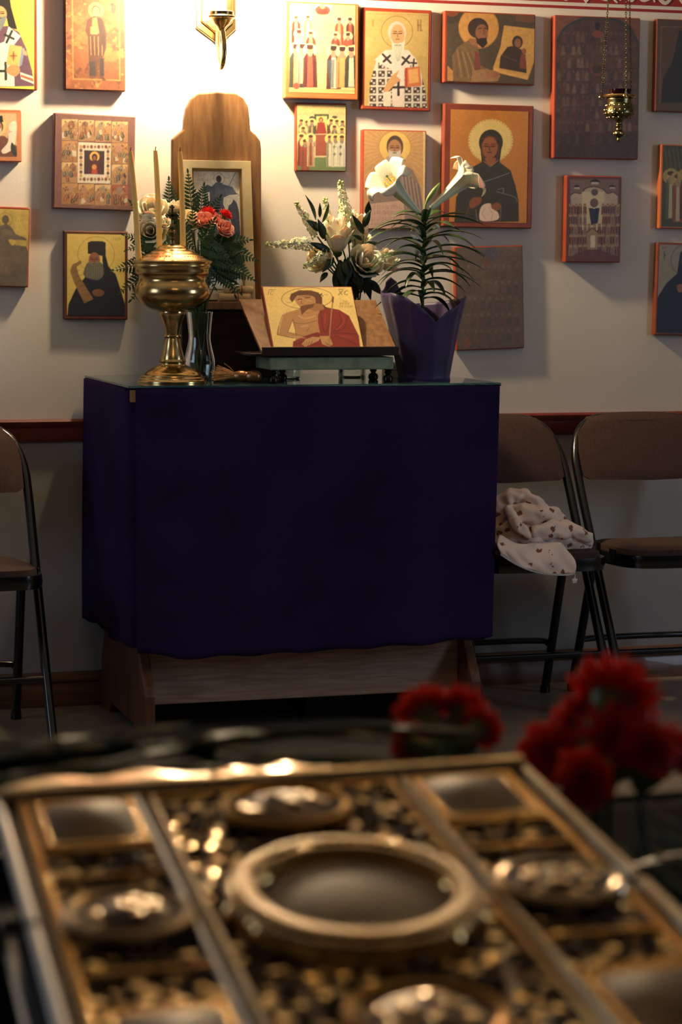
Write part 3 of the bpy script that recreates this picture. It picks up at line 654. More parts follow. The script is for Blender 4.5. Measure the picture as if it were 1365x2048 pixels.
icon('large dark arched icon of a crowded scene behind the hanging oil lamp', [(1110, 30), (1282, 36), (1277, 320), (1107, 316)], .032, bd_scar, Z6, (142, 152), (958, 180), (128, 1536), (80, 58, 56), p_last_dark)

def p_dim(p):  # low-contrast browns, figures laid in half transparent
    p.noise(.22, 24); r = p.rng
    for row in range(5):
        for k in range(9):
            x = 830+k*50+r.uniform(-8, 8); y = 930+row*120; p.ell(x, y, 13, 16, (128, 108, 88), .5); p.poly([(x-16, y+18), (x+16, y+18), (x+22, y+90), (x-22, y+90)], [(104, 76, 66), (84, 74, 72), (112, 92, 76)][r.randint(3)], .55)
    p.ell(1040, 840, 60, 50, (84, 84, 100), .6); p.ell(1010, 900, 30, 30, (130, 76, 60), .6); p.ell(870, 1500, 24, 40, (150, 80, 60), .6); p.noise(.15, 4)
icon('muted brown icon hanging crooked to the right of the purple pot', [(910, 494), (1046, 490), (1050, 696), (913, 702)], .018, bd_scar, ZB, (782, 792), (1272, 780), (798, 1550), (104, 86, 76), p_dim)

def p_church(p):
    p.noise(.12, 14); p.rect(275, 140, 745, 900, (120, 96, 92))
    p.poly([(285, 390), (285, 290), (320, 265), (380, 275), (430, 225), (515, 210), (590, 235), (640, 280), (690, 265), (735, 295), (735, 390)], (176, 156, 140)); p.line([(285, 290), (320, 268), (380, 275), (430, 225), (515, 212), (590, 235), (640, 278), (690, 265), (735, 295)], 9, (60, 40, 44), sm=True)
    for x, y, s_ in ((515, 165, 45), (340, 215, 34), (683, 215, 34)): p.ell(x, y, s_, s_*.6, (50, 46, 52)); p.rect(x-s_*.8, y, x+s_*.8, y+s_*.5, (186, 170, 156)); p.line([(x, y-s_), (x, y-s_*.4)], 5, (60, 40, 40))
    p.rect(390, 260, 610, 640, (196, 180, 150)); p.ell(512, 265, 34, 34, (90, 80, 84)); p.poly([(455, 420), (560, 420), (545, 570), (480, 590)], (44, 46, 74)); p.ell(508, 370, 40, 46, (110, 80, 80)); p.line([(460, 400), (508, 425), (555, 400)], 7, (206, 196, 176))
    r = p.rng
    for row in range(5):
        for k in range(11):
            x = 285+k*45; y = 400+row*100
            if 420 < x < 590 and row < 2: continue
            p.saint(x+r.uniform(-6, 6), y-20, 110, [(110, 60, 64), (84, 44, 50), (150, 130, 116), (70, 60, 84)][r.randint(4)], (130, 90, 84), halo=(160, 136, 112), w=18)
    p.poly([(440, 830), (440, 660), (490, 615), (545, 660), (545, 830)], (150, 126, 100)); p.rect(475, 690, 520, 810, (206, 190, 164)); p.line([(440, 660), (490, 615), (545, 660)], 9, (90, 50, 50)); p.poly([(270, 900), (430, 830), (560, 830), (740, 900)], (100, 54, 54), .8)
icon('small dim icon of a domed church and crowd on the right wall', [(1134, 350), (1245, 353), (1241, 525), (1131, 525)], .03, bd_scar, Z7, (248, 104), (770, 116), (238, 945), (104, 60, 56), p_church)

def p_dark_single(p):
    p.noise(.12, 18); p.line([(1160, 1010), (1165, 260), (1740, 270)], 5, (150, 110, 80), .8); p.ell(1480, 400, 130, 130, (120, 92, 60)); p.poly([(1170, 1000), (1190, 760), (1280, 600), (1340, 300), (1600, 300), (1650, 600), (1740, 1000)], (44, 40, 42)); p.face(1470, 420, 56, 80, (130, 88, 60), (44, 36, 34), (96, 84, 76))
icon('dark framed icon of a black robed figure, top of the right edge', [(1314, 37), (1440, 43), (1437, 228), (1311, 222)], .026, bd_red, Z6, (1128, 190), (1738, 212), (1116, 1076), (86, 64, 50), p_dark_single)
def p_dark_green(p):
    p.noise(.2, 14)
    for k, x in enumerate((1260, 1330, 1400, 1480, 1560)): p.saint(x, 60+30*(k % 2), 480, [(96, 100, 80), (150, 80, 60), (70, 60, 60)][k % 3], (176, 170, 140), halo=(170, 150, 90), w=44)
    for k in range(12): p.line([(1200+k*40, -150), (1230+k*40, 50)], 12, (104, 110, 70), .6)
icon('dim greenish icon of standing saints, middle of the right edge', [(1323, 288), (1428, 292), (1426, 460), (1320, 456)], .028, bd_orange, Z7, (1182, -195), (1668, -180), (1172, 600), (76, 72, 56), p_dark_green)
def p_navy_saint(p):
    p.noise(.08, 16); p.rect(1120, 760, 1730, 1650, (150, 140, 128)); p.circ(1420, 930, 160, 6, (90, 84, 80)); p.script(1180, 795, 1232, 825, (70, 60, 56)); p.script(1195, 850, 1222, 915, (70, 60, 56), n=1)
    p.poly([(1110, 1640), (1130, 1300), (1220, 1150), (1320, 1060), (1340, 900), (1380, 840), (1470, 840), (1500, 920), (1540, 1060), (1640, 1180), (1720, 1640)], (28, 34, 54)); p.ell(1420, 900, 80, 90, (40, 42, 52)); p.face(1420, 940, 54, 76, (150, 104, 78), None, (150, 144, 136)); p.poly([(1320, 1180), (1370, 1160), (1390, 1220), (1340, 1240)], (150, 100, 76), sm=True)
icon('icon of a navy robed saint on grey, bottom of the right edge', [(1316, 484), (1440, 489), (1437, 674), (1311, 668)], .026, bd_red, Z7, (1146, 775), (1715, 790), (1126, 1634), (150, 140, 128), p_navy_saint)
# ------------------------------------------------------------------ table, cloth, glass
TZ = 0.9156
def S(P): return FPX/((Vector(P)-CAM_POS).dot(CF))
tb = thing('wooden_table', 'brown wooden table with splayed end panels under the purple cloth', 'table', (0, -.31, 0))
def loc(o, p):   # keep world coordinates under an empty
    o.location = -Vector(p); return o
T0 = (0, -.31, 0)
loc(MB().box(-.486, .486, -.60, -.03, .878, .9055).build('tabletop', m_oak, tb, smooth=False, bevel=.003), T0)
prof = [(-.603, 0), (-.603, .125), (-.590, .150), (-.52, .235), (-.50, .30), (-.50, .878), (-.10, .878), (-.10, .30), (-.08, .235), (-.03, .150), (-.02, .125), (-.02, 0), (-.13, 0), (-.16, .03), (-.46, .03), (-.49, 0)]
for x in (-.455, .425):
    loc(MB().prism(prof, x, x+.028, axis=0).build('end_panel', m_oakpanel, tb, smooth=False, bevel=.004), T0)
loc(MB().box(-.427, .425, -.50, -.478, .085, .40).build('stretcher', m_oak, tb, smooth=False, bevel=.003), T0)
for x in (-.487, .466): loc(MB().box(x, x+.02, -.6165, -.585, .874, .905).build('corner_peg', m_board, tb, smooth=False, bevel=.002), T0)

path = [(-.500, -.028), (-.502, -.15), (-.499, -.30), (-.503, -.43), (-.500, -.52), (-.492, -.575), (-.470, -.588), (-.462, -.600), (-.478, -.616)]
path += [(-.45+i*.045, -.618+.002*math.sin(i*1.7)) for i in range(21)]
path += [(.480, -.617), (.493, -.602), (.499, -.50), (.501, -.35), (.499, -.18), (.500, -.03)]
path = cr(path, 5, False)
hem_key = []
for px, py, Y, X in ((165, 1237, -.03, None), (190, 1247, -.2, None), (215, 1262, -.36, None), (243, 1292, -.56, None)):
    hem_key.append(at(px, py, Y).z)
hl = hem_key; hf = [at(px, py, -.618) for px, py in ((272, 1304), (350, 1316), (405, 1316), (560, 1306), (700, 1298), (860, 1287), (990, 1274))]
def hem(x, y):
    if x < -.46 and y > -.61: return float(np.interp(-y, [.03, .2, .36, .56], hl))
    if x > .492: return hf[-1].z+.01*math.sin(y*9)
    return float(np.interp(x, [p.x for p in hf], [p.z for p in hf]))
NV = 44; rows = []
for j in range(NV+1):
    t = j/NV; row = []; s_ = 0.0
    for i, (x, y) in enumerate(path):
        if i: s_ += math.hypot(x-path[i-1][0], y-path[i-1][1])
        z1 = hem(x, y); z = .9078+(z1-.9078)*t
        a = .012*t**.8
        wv = math.sin(s_*34+.6*math.sin(t*3))*.55+math.sin(s_*19+1.3)*.6+math.sin(s_*61+t*2)*.2
        if x < -.49 and y > -.57: dx, dy = -1, 0
        elif x > .49: dx, dy = .55, 0
        else: dx, dy = 0, -1
        sway = -.012*t if x > .45 else 0
        row.append((x+dx*a*(wv*.55+.25)+sway, y+dy*a*(wv*.55+.35), z+.003*math.sin(s_*40)*t))
    rows.append(row)
b = MB(); b.grid(rows)
b.add([(-.498, -.612, .9082), (.496, -.612, .9082), (.496, -.025, .9082), (-.498, -.025, .9082)], [(0, 1, 2, 3)])
cl = b.build('tablecloth', m_purple, None, solid=.0016, ang=60)
tag(cl, 'dark purple velvet cloth hanging over the wooden table', 'tablecloth')
g = MB().box(-.496, .494, -.6145, -.018, .9094, TZ).build('glass_sheet', m_gedge, None, smooth=False, bevel=.0012)
tag(g, 'thin glass sheet covering the top of the purple cloth', 'glass sheet')
# dark carton under the table
q0 = atz(655, 1462, 0.0); q1 = atz(775, 1455, 0.0)
bxo = thing('storage_box', 'dark box on the floor under the table', 'box', ((q0.x+q1.x)/2, -.24, 0))
w_ = abs(q1.x-q0.x); MB().box(-w_/2, w_/2, -.09, .09, 0, .10).build('box_body', m_darkwood, bxo, smooth=False, bevel=.003)
MB().box(-w_/2-.003, w_/2+.003, -.093, .093, .09, .105).build('box_lid', m_darkwood, bxo, smooth=False, bevel=.002)

# ------------------------------------------------------------------ brass blessing bowl
BC = Vector((-.347, -.45, TZ)); bs = S(BC); z0 = 766
def pz(y): return (z0-y)/bs
bw = thing('brass_bowl', 'lidded brass pedestal bowl at the left of the table', 'bowl', BC)
base = [(69, 766), (69, 762), (66, 759), (65, 756), (62, 754), (61, 751), (57, 749), (52, 744), (42, 738), (34, 734), (27, 731), (26, 727), (27, 724), (25, 720)]
stem = [(25, 722), (23, 712), (19, 698), (16, 684), (14.5, 678)]
coll = [(14, 678), (17, 677), (18, 674), (17, 671), (14, 670)]
stem2 = [(14, 671), (16, 660), (20, 645), (26, 632), (27, 628), (27, 625)]
bowl = [(20, 626), (34, 623), (52, 617), (66, 607), (74, 596), (76, 586), (74, 576), (69, 567), (68, 560), (71, 553), (74, 549), (75, 540), (77, 538), (78, 534), (77, 531), (79, 530), (79, 527), (72, 527)]
lid = [(80, 528), (80, 525), (74, 523), (70, 521), (62, 517), (56, 513), (47, 509), (43, 506), (34, 503), (30, 500), (26, 495.5), (18, 493), (8, 491.5), (1, 491)]
for nm, pf in (('foot', base), ('lower_stem', stem), ('stem_collar', coll), ('upper_stem', stem2), ('cup', bowl), ('lid', lid)):
    o = MB().lathe([(r/bs, pz(y)) for r, y in cr(pf, 3, False)], 56).build(nm, m_brass, bw, ang=30)
    if nm == 'lid':
        f = [(6, 491), (5, 484), (6, 480), (4.5, 476), (8, 470), (7, 466), (4, 463), (6, 459), (5, 455), (3, 452), (2.5, 444), (1, 443)]
        MB().lathe([(r/bs, pz(y)) for r, y in cr(f, 3, False)], 20).build('finial', m_brassd, o)
        c = MB(); u = 1/bs
        c.box(-2*u, 2*u, -1.6*u, 1.6*u, pz(447), pz(419)); c.box(-9*u, 9*u, -1.6*u, 1.6*u, pz(437), pz(433))
        for (x, y) in ((-10, 435), (10, 435), (0, 418)):
            for k in (-1, 0, 1): c.ball((x*u+(k*2.6*u if x == 0 else np.sign(x)*(1-abs(k))*2*u), 0, pz(y)+(k*2.6*u if x else (1-abs(k))*2*u)), 2.6*u, 8, 6)
        for sx in (-1, 1):
            for sy in (-1, 1): c.tube([(0, 0, pz(435)), (sx*6*u, 0, pz(435)+sy*6*u)], [1.4*u, .6*u], 6)
        c.build('finial_cross', m_brassd, o)
        rp = MB()
        for k in range(60):
            a = 2*PI*k/60; rp.ball((60/bs*math.cos(a), 60/bs*math.sin(a), pz(516.4)), 1.5*u, 6, 4)
        rp.build('beaded_ring', m_brass, o)
# candles
for nm, (xb, yb), (xt, yt), dy in (('leftmost', (278, 522), (261, 303), -.01), ('middle', (319, 508), (311, 301), .055), ('right-hand', (366, 498), (360, 303), .05)):
    B0 = at(xb, yb, BC.y+dy); T1 = at(xt, yt, BC.y+dy-.01)
    cd = thing('candle', '%s of three thin beeswax candles standing in the brass bowl' % nm, 'candle', B0, 'beeswax candles at the brass bowl')
    d = T1-B0; n = 12; mid = d*.5+Vector((.004, 0, 0))
    pts = bez((0, 0, -.012), mid, d, n)
    MB().tube(pts, [.0080-.0016*(i/n)-.0012*(i == n) for i in range(n+1)], 14).build('wax_stick', m_wax, cd)
    MB().tube([d, d+Vector((.0005, 0, .006)), d+Vector((.0015, 0, .010))], .0011, 6).build('wick', m_wick, cd)

# ------------------------------------------------------------------ wooden icon shrine with the rider icon
SY = -.10
def sp(px, py, Y=SY): return at(px, py, Y)
out = [(343, 700), (343, 300), (343, 279), (352, 271), (366, 259), (367, 240), (371, 218), (380, 199), (394, 187), (432, 185), (470, 187), (486, 197), (495, 214), (498, 240), (499, 261), (510, 270), (519, 282), (521, 300), (521, 700)]
ctr = (at(343, 700, SY)+at(521, 700, SY))/2; BX = ctr.x
sh = thing('icon_shrine', 'tall brown wooden backboard with arched top standing behind the flowers', 'stand', (BX, -.10, TZ))
ol = []
for px, py in out:
    p = sp(px, py); ol.append((p.x-BX, max(p.z-TZ, 0.0) if py < 690 else 0.0))
MB().prism(ol, -.012, .012).build('backboard', m_board, sh, smooth=False, bevel=.004)
lz = at(450, 603, -.2).z-TZ
MB().box(ol[0][0]-.0, -ol[0][0]+.012, -.115, -.012, lz-.022, lz).build('ledge', m_board, sh, smooth=False, bevel=.003)
MB().box(ol[0][0]+.006, -ol[0][0]+.006, -.10, -.012, 0, lz-.022).build('base_box', m_darkwood, sh, smooth=False, bevel=.003)
# rider icon on the ledge
ZR = (220, 280, 3.9385)
zz = lambda p: (ZR[0]+p[0]/ZR[2], ZR[1]+p[1]/ZR[2])
YI = -.145
a0, a1 = at(*zz((580, 150)), YI), at(*zz((1122, 155)), YI)
wI = (a1-a0).length; zb = TZ+lz+.001; hI = a0.z-zb
ri = thing('icon', 'white icon of a rider in a cream frame behind the flower bouquet', 'icon', ((a0.x+a1.x)/2, -.172, zb+.001), rot=(-math.radians(8), 0, 0))
i0, i1 = at(*zz((655, 218)), YI), at(*zz((1058, 222)), YI)
bx = (i0.x-(a0.x)); iw = (i1-i0).length
fr = MB(); hw = wI/2; tp = hI; ix = hw-bx; iz1 = tp-(a0.z-i0.z); iz0 = bx
for v in ([(-hw, 0), (hw, 0), (ix, iz0), (-ix, iz0)], [(hw, 0), (hw, tp), (ix, iz1), (ix, iz0)], [(hw, tp), (-hw, tp), (-ix, iz1), (ix, iz1)], [(-hw, tp), (-hw, 0), (-ix, iz0), (-ix, iz1)]):
    fr.prism(v, -.012, .010)
fr.build('frame', m_linen, ri, smooth=False, bevel=.0015)
bd = MB()
for v in ([(-ix, iz0), (ix, iz0), (ix-.005, iz0+.005), (-ix+.005, iz0+.005)], [(ix, iz0), (ix, iz1), (ix-.005, iz1-.005), (ix-.005, iz0+.005)], [(ix, iz1), (-ix, iz1), (-ix+.005, iz1-.005), (ix-.005, iz1-.005)], [(-ix, iz1), (-ix, iz0), (-ix+.005, iz0+.005), (-ix+.005, iz1-.005)]):
    bd.prism(v, -.004, .006)
bd.build('inner_moulding', M('gilt_moulding', (164, 122, 60), .45, .3), ri, smooth=False)
def p_rider(p):
    p.noise(.05, 20); p.script(715, 255, 775, 275, (150, 130, 90)); p.script(705, 290, 800, 308, (150, 130, 90)); p.line([(1012, 245), (920, 410)], 5, (120, 110, 100))
    p.circ(880, 290, 42, 3, (170, 150, 120)); B = (92, 96, 116)
    p.poly([(735, 395), (760, 350), (785, 335), (820, 350), (850, 320), (905, 330), (980, 350), (1010, 390), (1028, 405), (960, 410), (910, 430), (905, 480), (940, 560), (960, 640), (800, 640), (770, 520), (800, 450), (800, 390), (750, 405)], B)
    p.poly([(855, 315), (905, 320), (920, 400), (900, 430), (850, 430), (840, 370)], (104, 112, 130)); p.ell(878, 292, 22, 26, (70, 64, 76)); p.poly([(975, 470), (990, 440), (1015, 470), (1030, 540), (1035, 740), (990, 740), (940, 520), (950, 490)], (86, 88, 104)); p.poly([(905, 340), (985, 352), (1012, 395), (940, 410)], (110, 120, 140))
    p.poly([(700, 960), (720, 760), (830, 640), (950, 640), (1040, 760), (1050, 960)], (110, 104, 110)); p.noise(.2, 5)
pr_ = Paint((665, 228), (1048, 230), (660, 228+383*((iz1-iz0)/(iw))), 110, int(110*(iz1-iz0-.01)/(2*ix-.01)), (236, 232, 214)); pr_.dim = 1.0; p_rider(pr_)
o = pr_.mesh('painting', 2*ix-.006, iz1-iz0-.006, m_print, ri, .003); o.location = (0, 0, (iz0+iz1)/2)
MB().box(-ix, ix, .0035, .008, iz0, iz1).build('panel', m_linen, ri, smooth=False)
# paper scrolls on the ledge
for k, (xa, xb, py, Yk, rr, lab) in enumerate(((447, 506, 574, -.185, .010, 'upper of two rolled papers lying on the shrine ledge'), (437, 500, 592, -.19, .011, 'lower of two rolled papers lying on the shrine ledge'))):
    A = at(xa, py, Yk); B = at(xb, py, Yk); A.z = B.z = TZ+lz+(.0112 if k else .032)
    r_ = thing('rolled_paper', lab, 'paper', A, 'rolled papers on the shrine ledge')
    b = MB(); P = []
    for i in range(13):
        t = i/12; P.append([Vector((t*(B-A).x, math.cos(f)*(rr-.0005*f/6), math.sin(f)*(rr-.0005*f/6))) for f in [2*PI*1.3*j/26 for j in range(27)]])
    b.grid(P).build('paper_roll', m_paper, r_, solid=.0006)
    MB().ring(((B-A).x*.6, 0, 0), rr+.0008, .0014, 20, 6, axis=0).build('tie', M('tie_red', (150, 70, 50), .7), r_)

# ------------------------------------------------------------------ icon lectern in front
LY = -.50
ls = thing('tabletop_lectern', 'dark tabletop icon lectern with greenish metal bar and turned feet', 'lectern', (at(663, 765, LY).x, LY, TZ))
LX = ls.location.x
def lq(px, py, Y): p = at(px, py, Y); return Vector((p.x-LX, p.y-LY, p.z-TZ))
barL, barR = lq(541, 728, LY-.02), lq(786, 728, LY-.02)
zt, zbm = lq(541, 715, LY-.02).z, lq(541, 740, LY-.02).z
MB().box(barL.x, barR.x, -.028, .13, zbm, zt).build('metal_bar', m_silver, ls, smooth=False, bevel=.0025)
def foot(b_, x, y, zt_):
    f = [(.010, 0), (.0125, .002), (.0135, .008), (.012, .014), (.007, .018), (.006, .020), (.009, .023), (.0095, .026), (.007, .029), (.011, .031), (.011, zt_)]
    b_.lathe([(r, min(z, zt_)) for r, z in f], 20, (x, y, 0))
for x, y in ((barL.x+.010, -.012), (barR.x-.010, -.012), (barL.x+.010+.055, .10), (barR.x-.012, .11)):
    b = MB(); foot(b, x, y, zbm); b.build('turned_foot', M('black_foot', (40, 32, 24), .25, .6), ls)
kL, kR = lq(525, 702, LY-.03), lq(797, 702, LY-.03); kz1, kz0 = lq(525, 694, LY-.03).z, lq(525, 712, LY-.03).z
MB().box(kL.x, kR.x, -.040, -.022, kz0, kz1).build('book_ledge', m_darkwood, ls, smooth=False, bevel=.002)
MB().box(kL.x-.03, kR.x+.004, -.022, .15, kz0-.001, kz0+.006).build('lectern_base', m_darkwood, ls, smooth=False, bevel=.002)
# leaning back board
bl = [lq(525, 709, LY-.02), lq(797, 700, LY-.02)]
TLb = lq(478, 598, LY+.15); TRb = lq(752, 600, LY+.15)
for k in (0, 1): bl[k].z = kz0+.007
nb = (bl[1]-bl[0]).cross(TLb-bl[0]).normalized()
if nb.y > 0: nb = -nb
b = MB(); vv = [bl[0], bl[1], TRb, TLb]; b.add([v for v in vv]+[v-nb*.008 for v in vv], [(0, 1, 2, 3), (7, 6, 5, 4), (0, 4, 5, 1), (1, 5, 6, 2), (2, 6, 7, 3), (3, 7, 4, 0)])
b.build('rest_board', m_board, ls, smooth=False, bevel=.001)
# bridegroom icon
ZK = (460, 540, 3.7917)
zk = lambda p: (ZK[0]+p[0]/ZK[2], ZK[1]+p[1]/ZK[2])
yb_, yt_ = LY-.018, LY+.095
cBL, cBR = at(*zk((372, 590)), yb_), at(*zk((1088, 590)), yb_)
cTL, cTR = at(*zk((195, 128)), yt_), at(*zk((862, 128)), yt_)
cc = (cBL+cBR+cTL+cTR)/4
ux = ((cBR-cBL)+(cTR-cTL)).normalized(); vz = ((cTL-cBL)+(cTR-cBR)); vz = (vz-ux*vz.dot(ux)).normalized(); ny = vz.cross(ux)   # local y axis points back
ki = thing('icon', 'bright gold icon of a bowed man in a red robe on the lectern', 'icon')
km = Matrix((ux, ny, vz)).transposed().to_4x4(); 
kw = ((cBR-cBL).length+(cTR-cTL).length)/2; kh = ((cTL-cBL).length+(cTR-cBR).length)/2
km.translation = cc; ki.matrix_world = km
MB().box(-kw/2, kw/2, .0, .018, -kh/2, kh/2).build('board', bd_scar, ki, smooth=False, bevel=.0015)
def p_bride(p):
    sk = (196, 142, 84); dk = (120, 76, 44); red = (150, 46, 34); dred = (110, 32, 28)
    p.noise(.04, 24); p.ell(545, 220, 190, 82, (244, 214, 120)); p.line([(545+188*math.cos(2*PI*i/40), 218+80*math.sin(2*PI*i/40)) for i in range(41)], 5, (170, 120, 60))
    for (x, y) in ((420, 250), (480, 155), (680, 190)): p.line([(x-16, y), (x+16, y+4)], 4, (190, 140, 70))
    # body
    p.poly([(385, 345), (420, 325), (500, 300), (600, 270), (680, 285), (760, 300), (860, 340), (920, 420), (975, 500), (1002, 585), (515, 585), (520, 520), (500, 450), (470, 390)], sk)
    p.poly([(385, 345), (430, 322), (470, 340), (465, 400), (450, 470), (600, 505), (620, 530), (500, 515), (378, 492), (375, 430)], sk); p.line([(470, 380), (452, 470), (590, 505)], 5, dk, .8); p.line([(378, 430), (378, 490), (500, 515)], 5, dk, .8)
    p.line([(480, 400), (560, 408), (650, 385)], 6, dk, .7, sm=True); p.line([(470, 370), (500, 440), (520, 500)], 5, dk, .6); p.line([(600, 440), (590, 470)], 5, dk, .6); p.line([(520, 310), (560, 330), (640, 310)], 5, (160, 106, 60), .7)
    # robe
    p.poly([(655, 310), (720, 290), (800, 305), (880, 350), (940, 440), (980, 500), (1005, 590), (510, 590), (505, 540), (580, 500), (670, 470), (690, 480), (660, 400), (650, 350)], red)
    for l in ([(670, 320), (690, 400), (720, 470)], [(740, 300), (745, 400), (730, 480)], [(800, 320), (830, 400), (780, 470)], [(870, 360), (860, 440), (790, 470)], [(780, 480), (880, 480), (960, 490)], [(800, 500), (900, 530), (980, 570)], [(530, 560), (600, 530), (690, 500)], [(560, 580), (640, 545), (700, 530)]):
        p.line(l, 8, dred, .8, sm=True)
    for l in ([(700, 330), (710, 400)], [(820, 340), (850, 400), (800, 455)], [(850, 500), (930, 510)]): p.line(l, 7, (186, 76, 50), .8, sm=True)
    # hands
    p.poly([(570, 560), (590, 525), (640, 505), (700, 510), (690, 535), (640, 560), (600, 580)], (206, 152, 92), sm=False); p.poly([(690, 500), (760, 500), (800, 560), (780, 580), (720, 560)], (206, 152, 92), sm=False)
    for k in range(4): p.line([(590+k*18, 555-k*6), (575+k*20, 582-k*5)], 5, dk, .8); p.line([(740+k*12, 545+k*6), (760+k*12, 570+k*3)], 4, dk, .8)
    # hair and head bowed to the left
    p.poly([(415, 220), (420, 185), (470, 160), (560, 158), (620, 175), (655, 210), (665, 260), (700, 285), (760, 300), (680, 300), (620, 280), (600, 220), (540, 195), (470, 200), (440, 250)], (112, 62, 34), sm=False)
    p.poly([(455, 215), (520, 195), (590, 205), (615, 250), (600, 285), (560, 300), (510, 285), (470, 250)], sk, sm=True)
    p.poly([(600, 255), (665, 262), (690, 300), (620, 315), (570, 300)], (170, 116, 66))
    p.poly([(508, 280), (540, 268), (585, 262), (606, 258), (602, 286), (566, 302), (546, 320), (530, 346), (519, 318), (508, 298)], (122, 74, 42), sm=False); p.line([(522, 276), (556, 272)], 5, (150, 70, 50))
    p.line([(392, 360), (386, 430), (390, 480)], 9, (224, 178, 116), .8, sm=True); p.line([(510, 350), (560, 370), (630, 350)], 12, (222, 174, 112), .7, sm=True); p.line([(540, 430), (590, 425)], 10, (222, 174, 112), .6); p.line([(470, 500), (590, 515)], 7, (222, 174, 112), .7)
    p.line([(500, 212), (498, 240)], 8, (222, 174, 112), .8); p.line([(545, 235), (580, 240)], 9, (222, 174, 112), .7)
    p.line([(478, 228), (505, 222)], 8, (80, 46, 28)); p.line([(530, 215), (565, 212)], 8, (80, 46, 28)); p.line([(505, 222), (508, 258), (525, 262)], 5, dk); p.line([(470, 212), (510, 206), (575, 200)], 5, dk, .7)
    for k in range(9): p.line([(425+k*26, 200-10*math.sin(k*.4)), (440+k*26, 180-12*math.sin(k*.4))], 6, (80, 70, 40))
    p.line([(605, 180), (640, 190), (660, 200)], 6, (70, 64, 36))
    p.line([(738, 215), (745, 330), (768, 545)], 9, (176, 132, 84)); p.line([(735, 210), (740, 245)], 14, (130, 80, 50))
    p.text('IC', 252, 165, 28, 30, (150, 120, 60)); p.line([(250, 155), (300, 155)], 4, (150, 120, 60)); p.text('XC', 772, 160, 32, 40, (60, 44, 30)); p.line([(765, 150), (800, 150)], 5, (60, 44, 30))
    p.text('THE', 815, 236, 10, 14, (180, 120, 60)); p.text('BRIDE', 795, 250, 15, 18, (160, 90, 50)); p.text('GROOM', 792, 272, 15, 21, (160, 90, 50))
pk = Paint((200, 132), (858, 132), (372, 586), 190, 150, (248, 214, 122)); pk.dim = 1.0; p_bride(pk)
o = pk.mesh('painting', kw-.006, kh-.006, m_gloss, ki, -.0005)

# ------------------------------------------------------------------ straw brush
br = thing('straw_brush', 'small straw brush with a round knobbed handle lying beside the bowl', 'brush', (at(478, 762, -.48).x, -.48, TZ+.0165))
def rv(px, py, dy=0): p = at(px, py, -.48+dy); return Vector((p.x-br.location.x, dy, 0))
dirv = Vector((.9, -.42, 0)).normalized(); R3 = frame_to(dirv)
def orient(b, R, c=Vector((0, 0, 0))):
    b.v = [tuple(R @ Vector(v)+c) for v in b.v]; return b
orient(MB().lathe([(.004, -.014), (.011, -.010), (.014, 0), (.0145, .010), (.0125, .018), (.0115, .021), (.0135, .026), (.0155, .036), (.0155, .046), (.012, .054), (.006, .058), (.001, .0585)], 24), R3).build('handle', M('knob_bronze', (150, 106, 70), .3, .7), br)
b = MB()
for k in range(120):
    a = rnd.uniform(0, 2*PI); r = .008*math.sqrt(rnd.random()); e = rnd.uniform(.8, 3.4); L = rnd.uniform(.03, .06)
    p0 = Vector((r*math.cos(a), r*math.sin(a), -.010)); p1 = Vector((r*math.cos(a)*(1+e), r*math.sin(a)*(1+e), -.010-L)); 
    if p1.y < -.012: p1.y = -.012
    b.tube([p0, (p0+p1)/2+Vector((rnd.uniform(-.003, .003), .002, 0)), p1], .0006, 4, False)
o = orient(b, R3).build('bristles', m_straw, br); o['kind'] = 'stuff'
# ------------------------------------------------------------------ vases and bouquets
def vase(name, label, c, prof, mat=m_glass, th=.003):
    t = thing(name, label, 'vase', c)
    inner = [(max(r-th, .002), max(z, th*1.5)) for r, z in reversed(prof)]
    MB().lathe(cr(prof, 3, False)+cr(inner, 3, False), 40, cap=True).build('vase_wall', mat, t)
    return t
V1 = Vector((at(400, 740, -.315).x, -.315, TZ))
vase('glass_vase', 'clear fluted glass vase behind the brass bowl', V1, [(.030, 0), (.036, .002), (.040, .02), (.042, .05), (.034, .085), (.030, .11), (.032, .14), (.036, .175), (.037, .178)])
V2 = Vector((at(705, 740, -.24).x, -.24, TZ))
vase('glass_vase', 'clear glass vase of white flowers behind the gold icon', V2, [(.034, 0), (.038, .002), (.039, .03), (.040, .10), (.042, .16), (.045, .20), (.046, .202)])
V3 = Vector((at(578, 752, -.30).x, -.30, TZ))
t = thing('glass_tumbler', 'small clear glass tumbler under the lectern', 'glass', V3)
MB().lathe([(.026, 0), (.030, .002), (.032, .03), (.034, .07), (.032, .07), (.030, .03), (.028, .006), (.002, .005)], 32).build('tumbler_wall', m_glass, t)
V4 = Vector((at(802, 745, -.33).x, -.28, TZ))
cb = thing('white_card_box', 'small white card box half hidden by the purple pot', 'box', V4)
MB().box(-.028, .028, -.03, .03, 0, .042).build('box_body', M('white_card', (220, 214, 204), .6), cb, smooth=False, bevel=.001)
MB().box(-.0285, .0285, -.0306, -.03, .020, .0212).box(-.012, -.010, -.0306, -.03, .028, .031).box(.008, .010, -.0306, -.03, .010, .013).build('printed_marks', m_wick, cb, smooth=False)

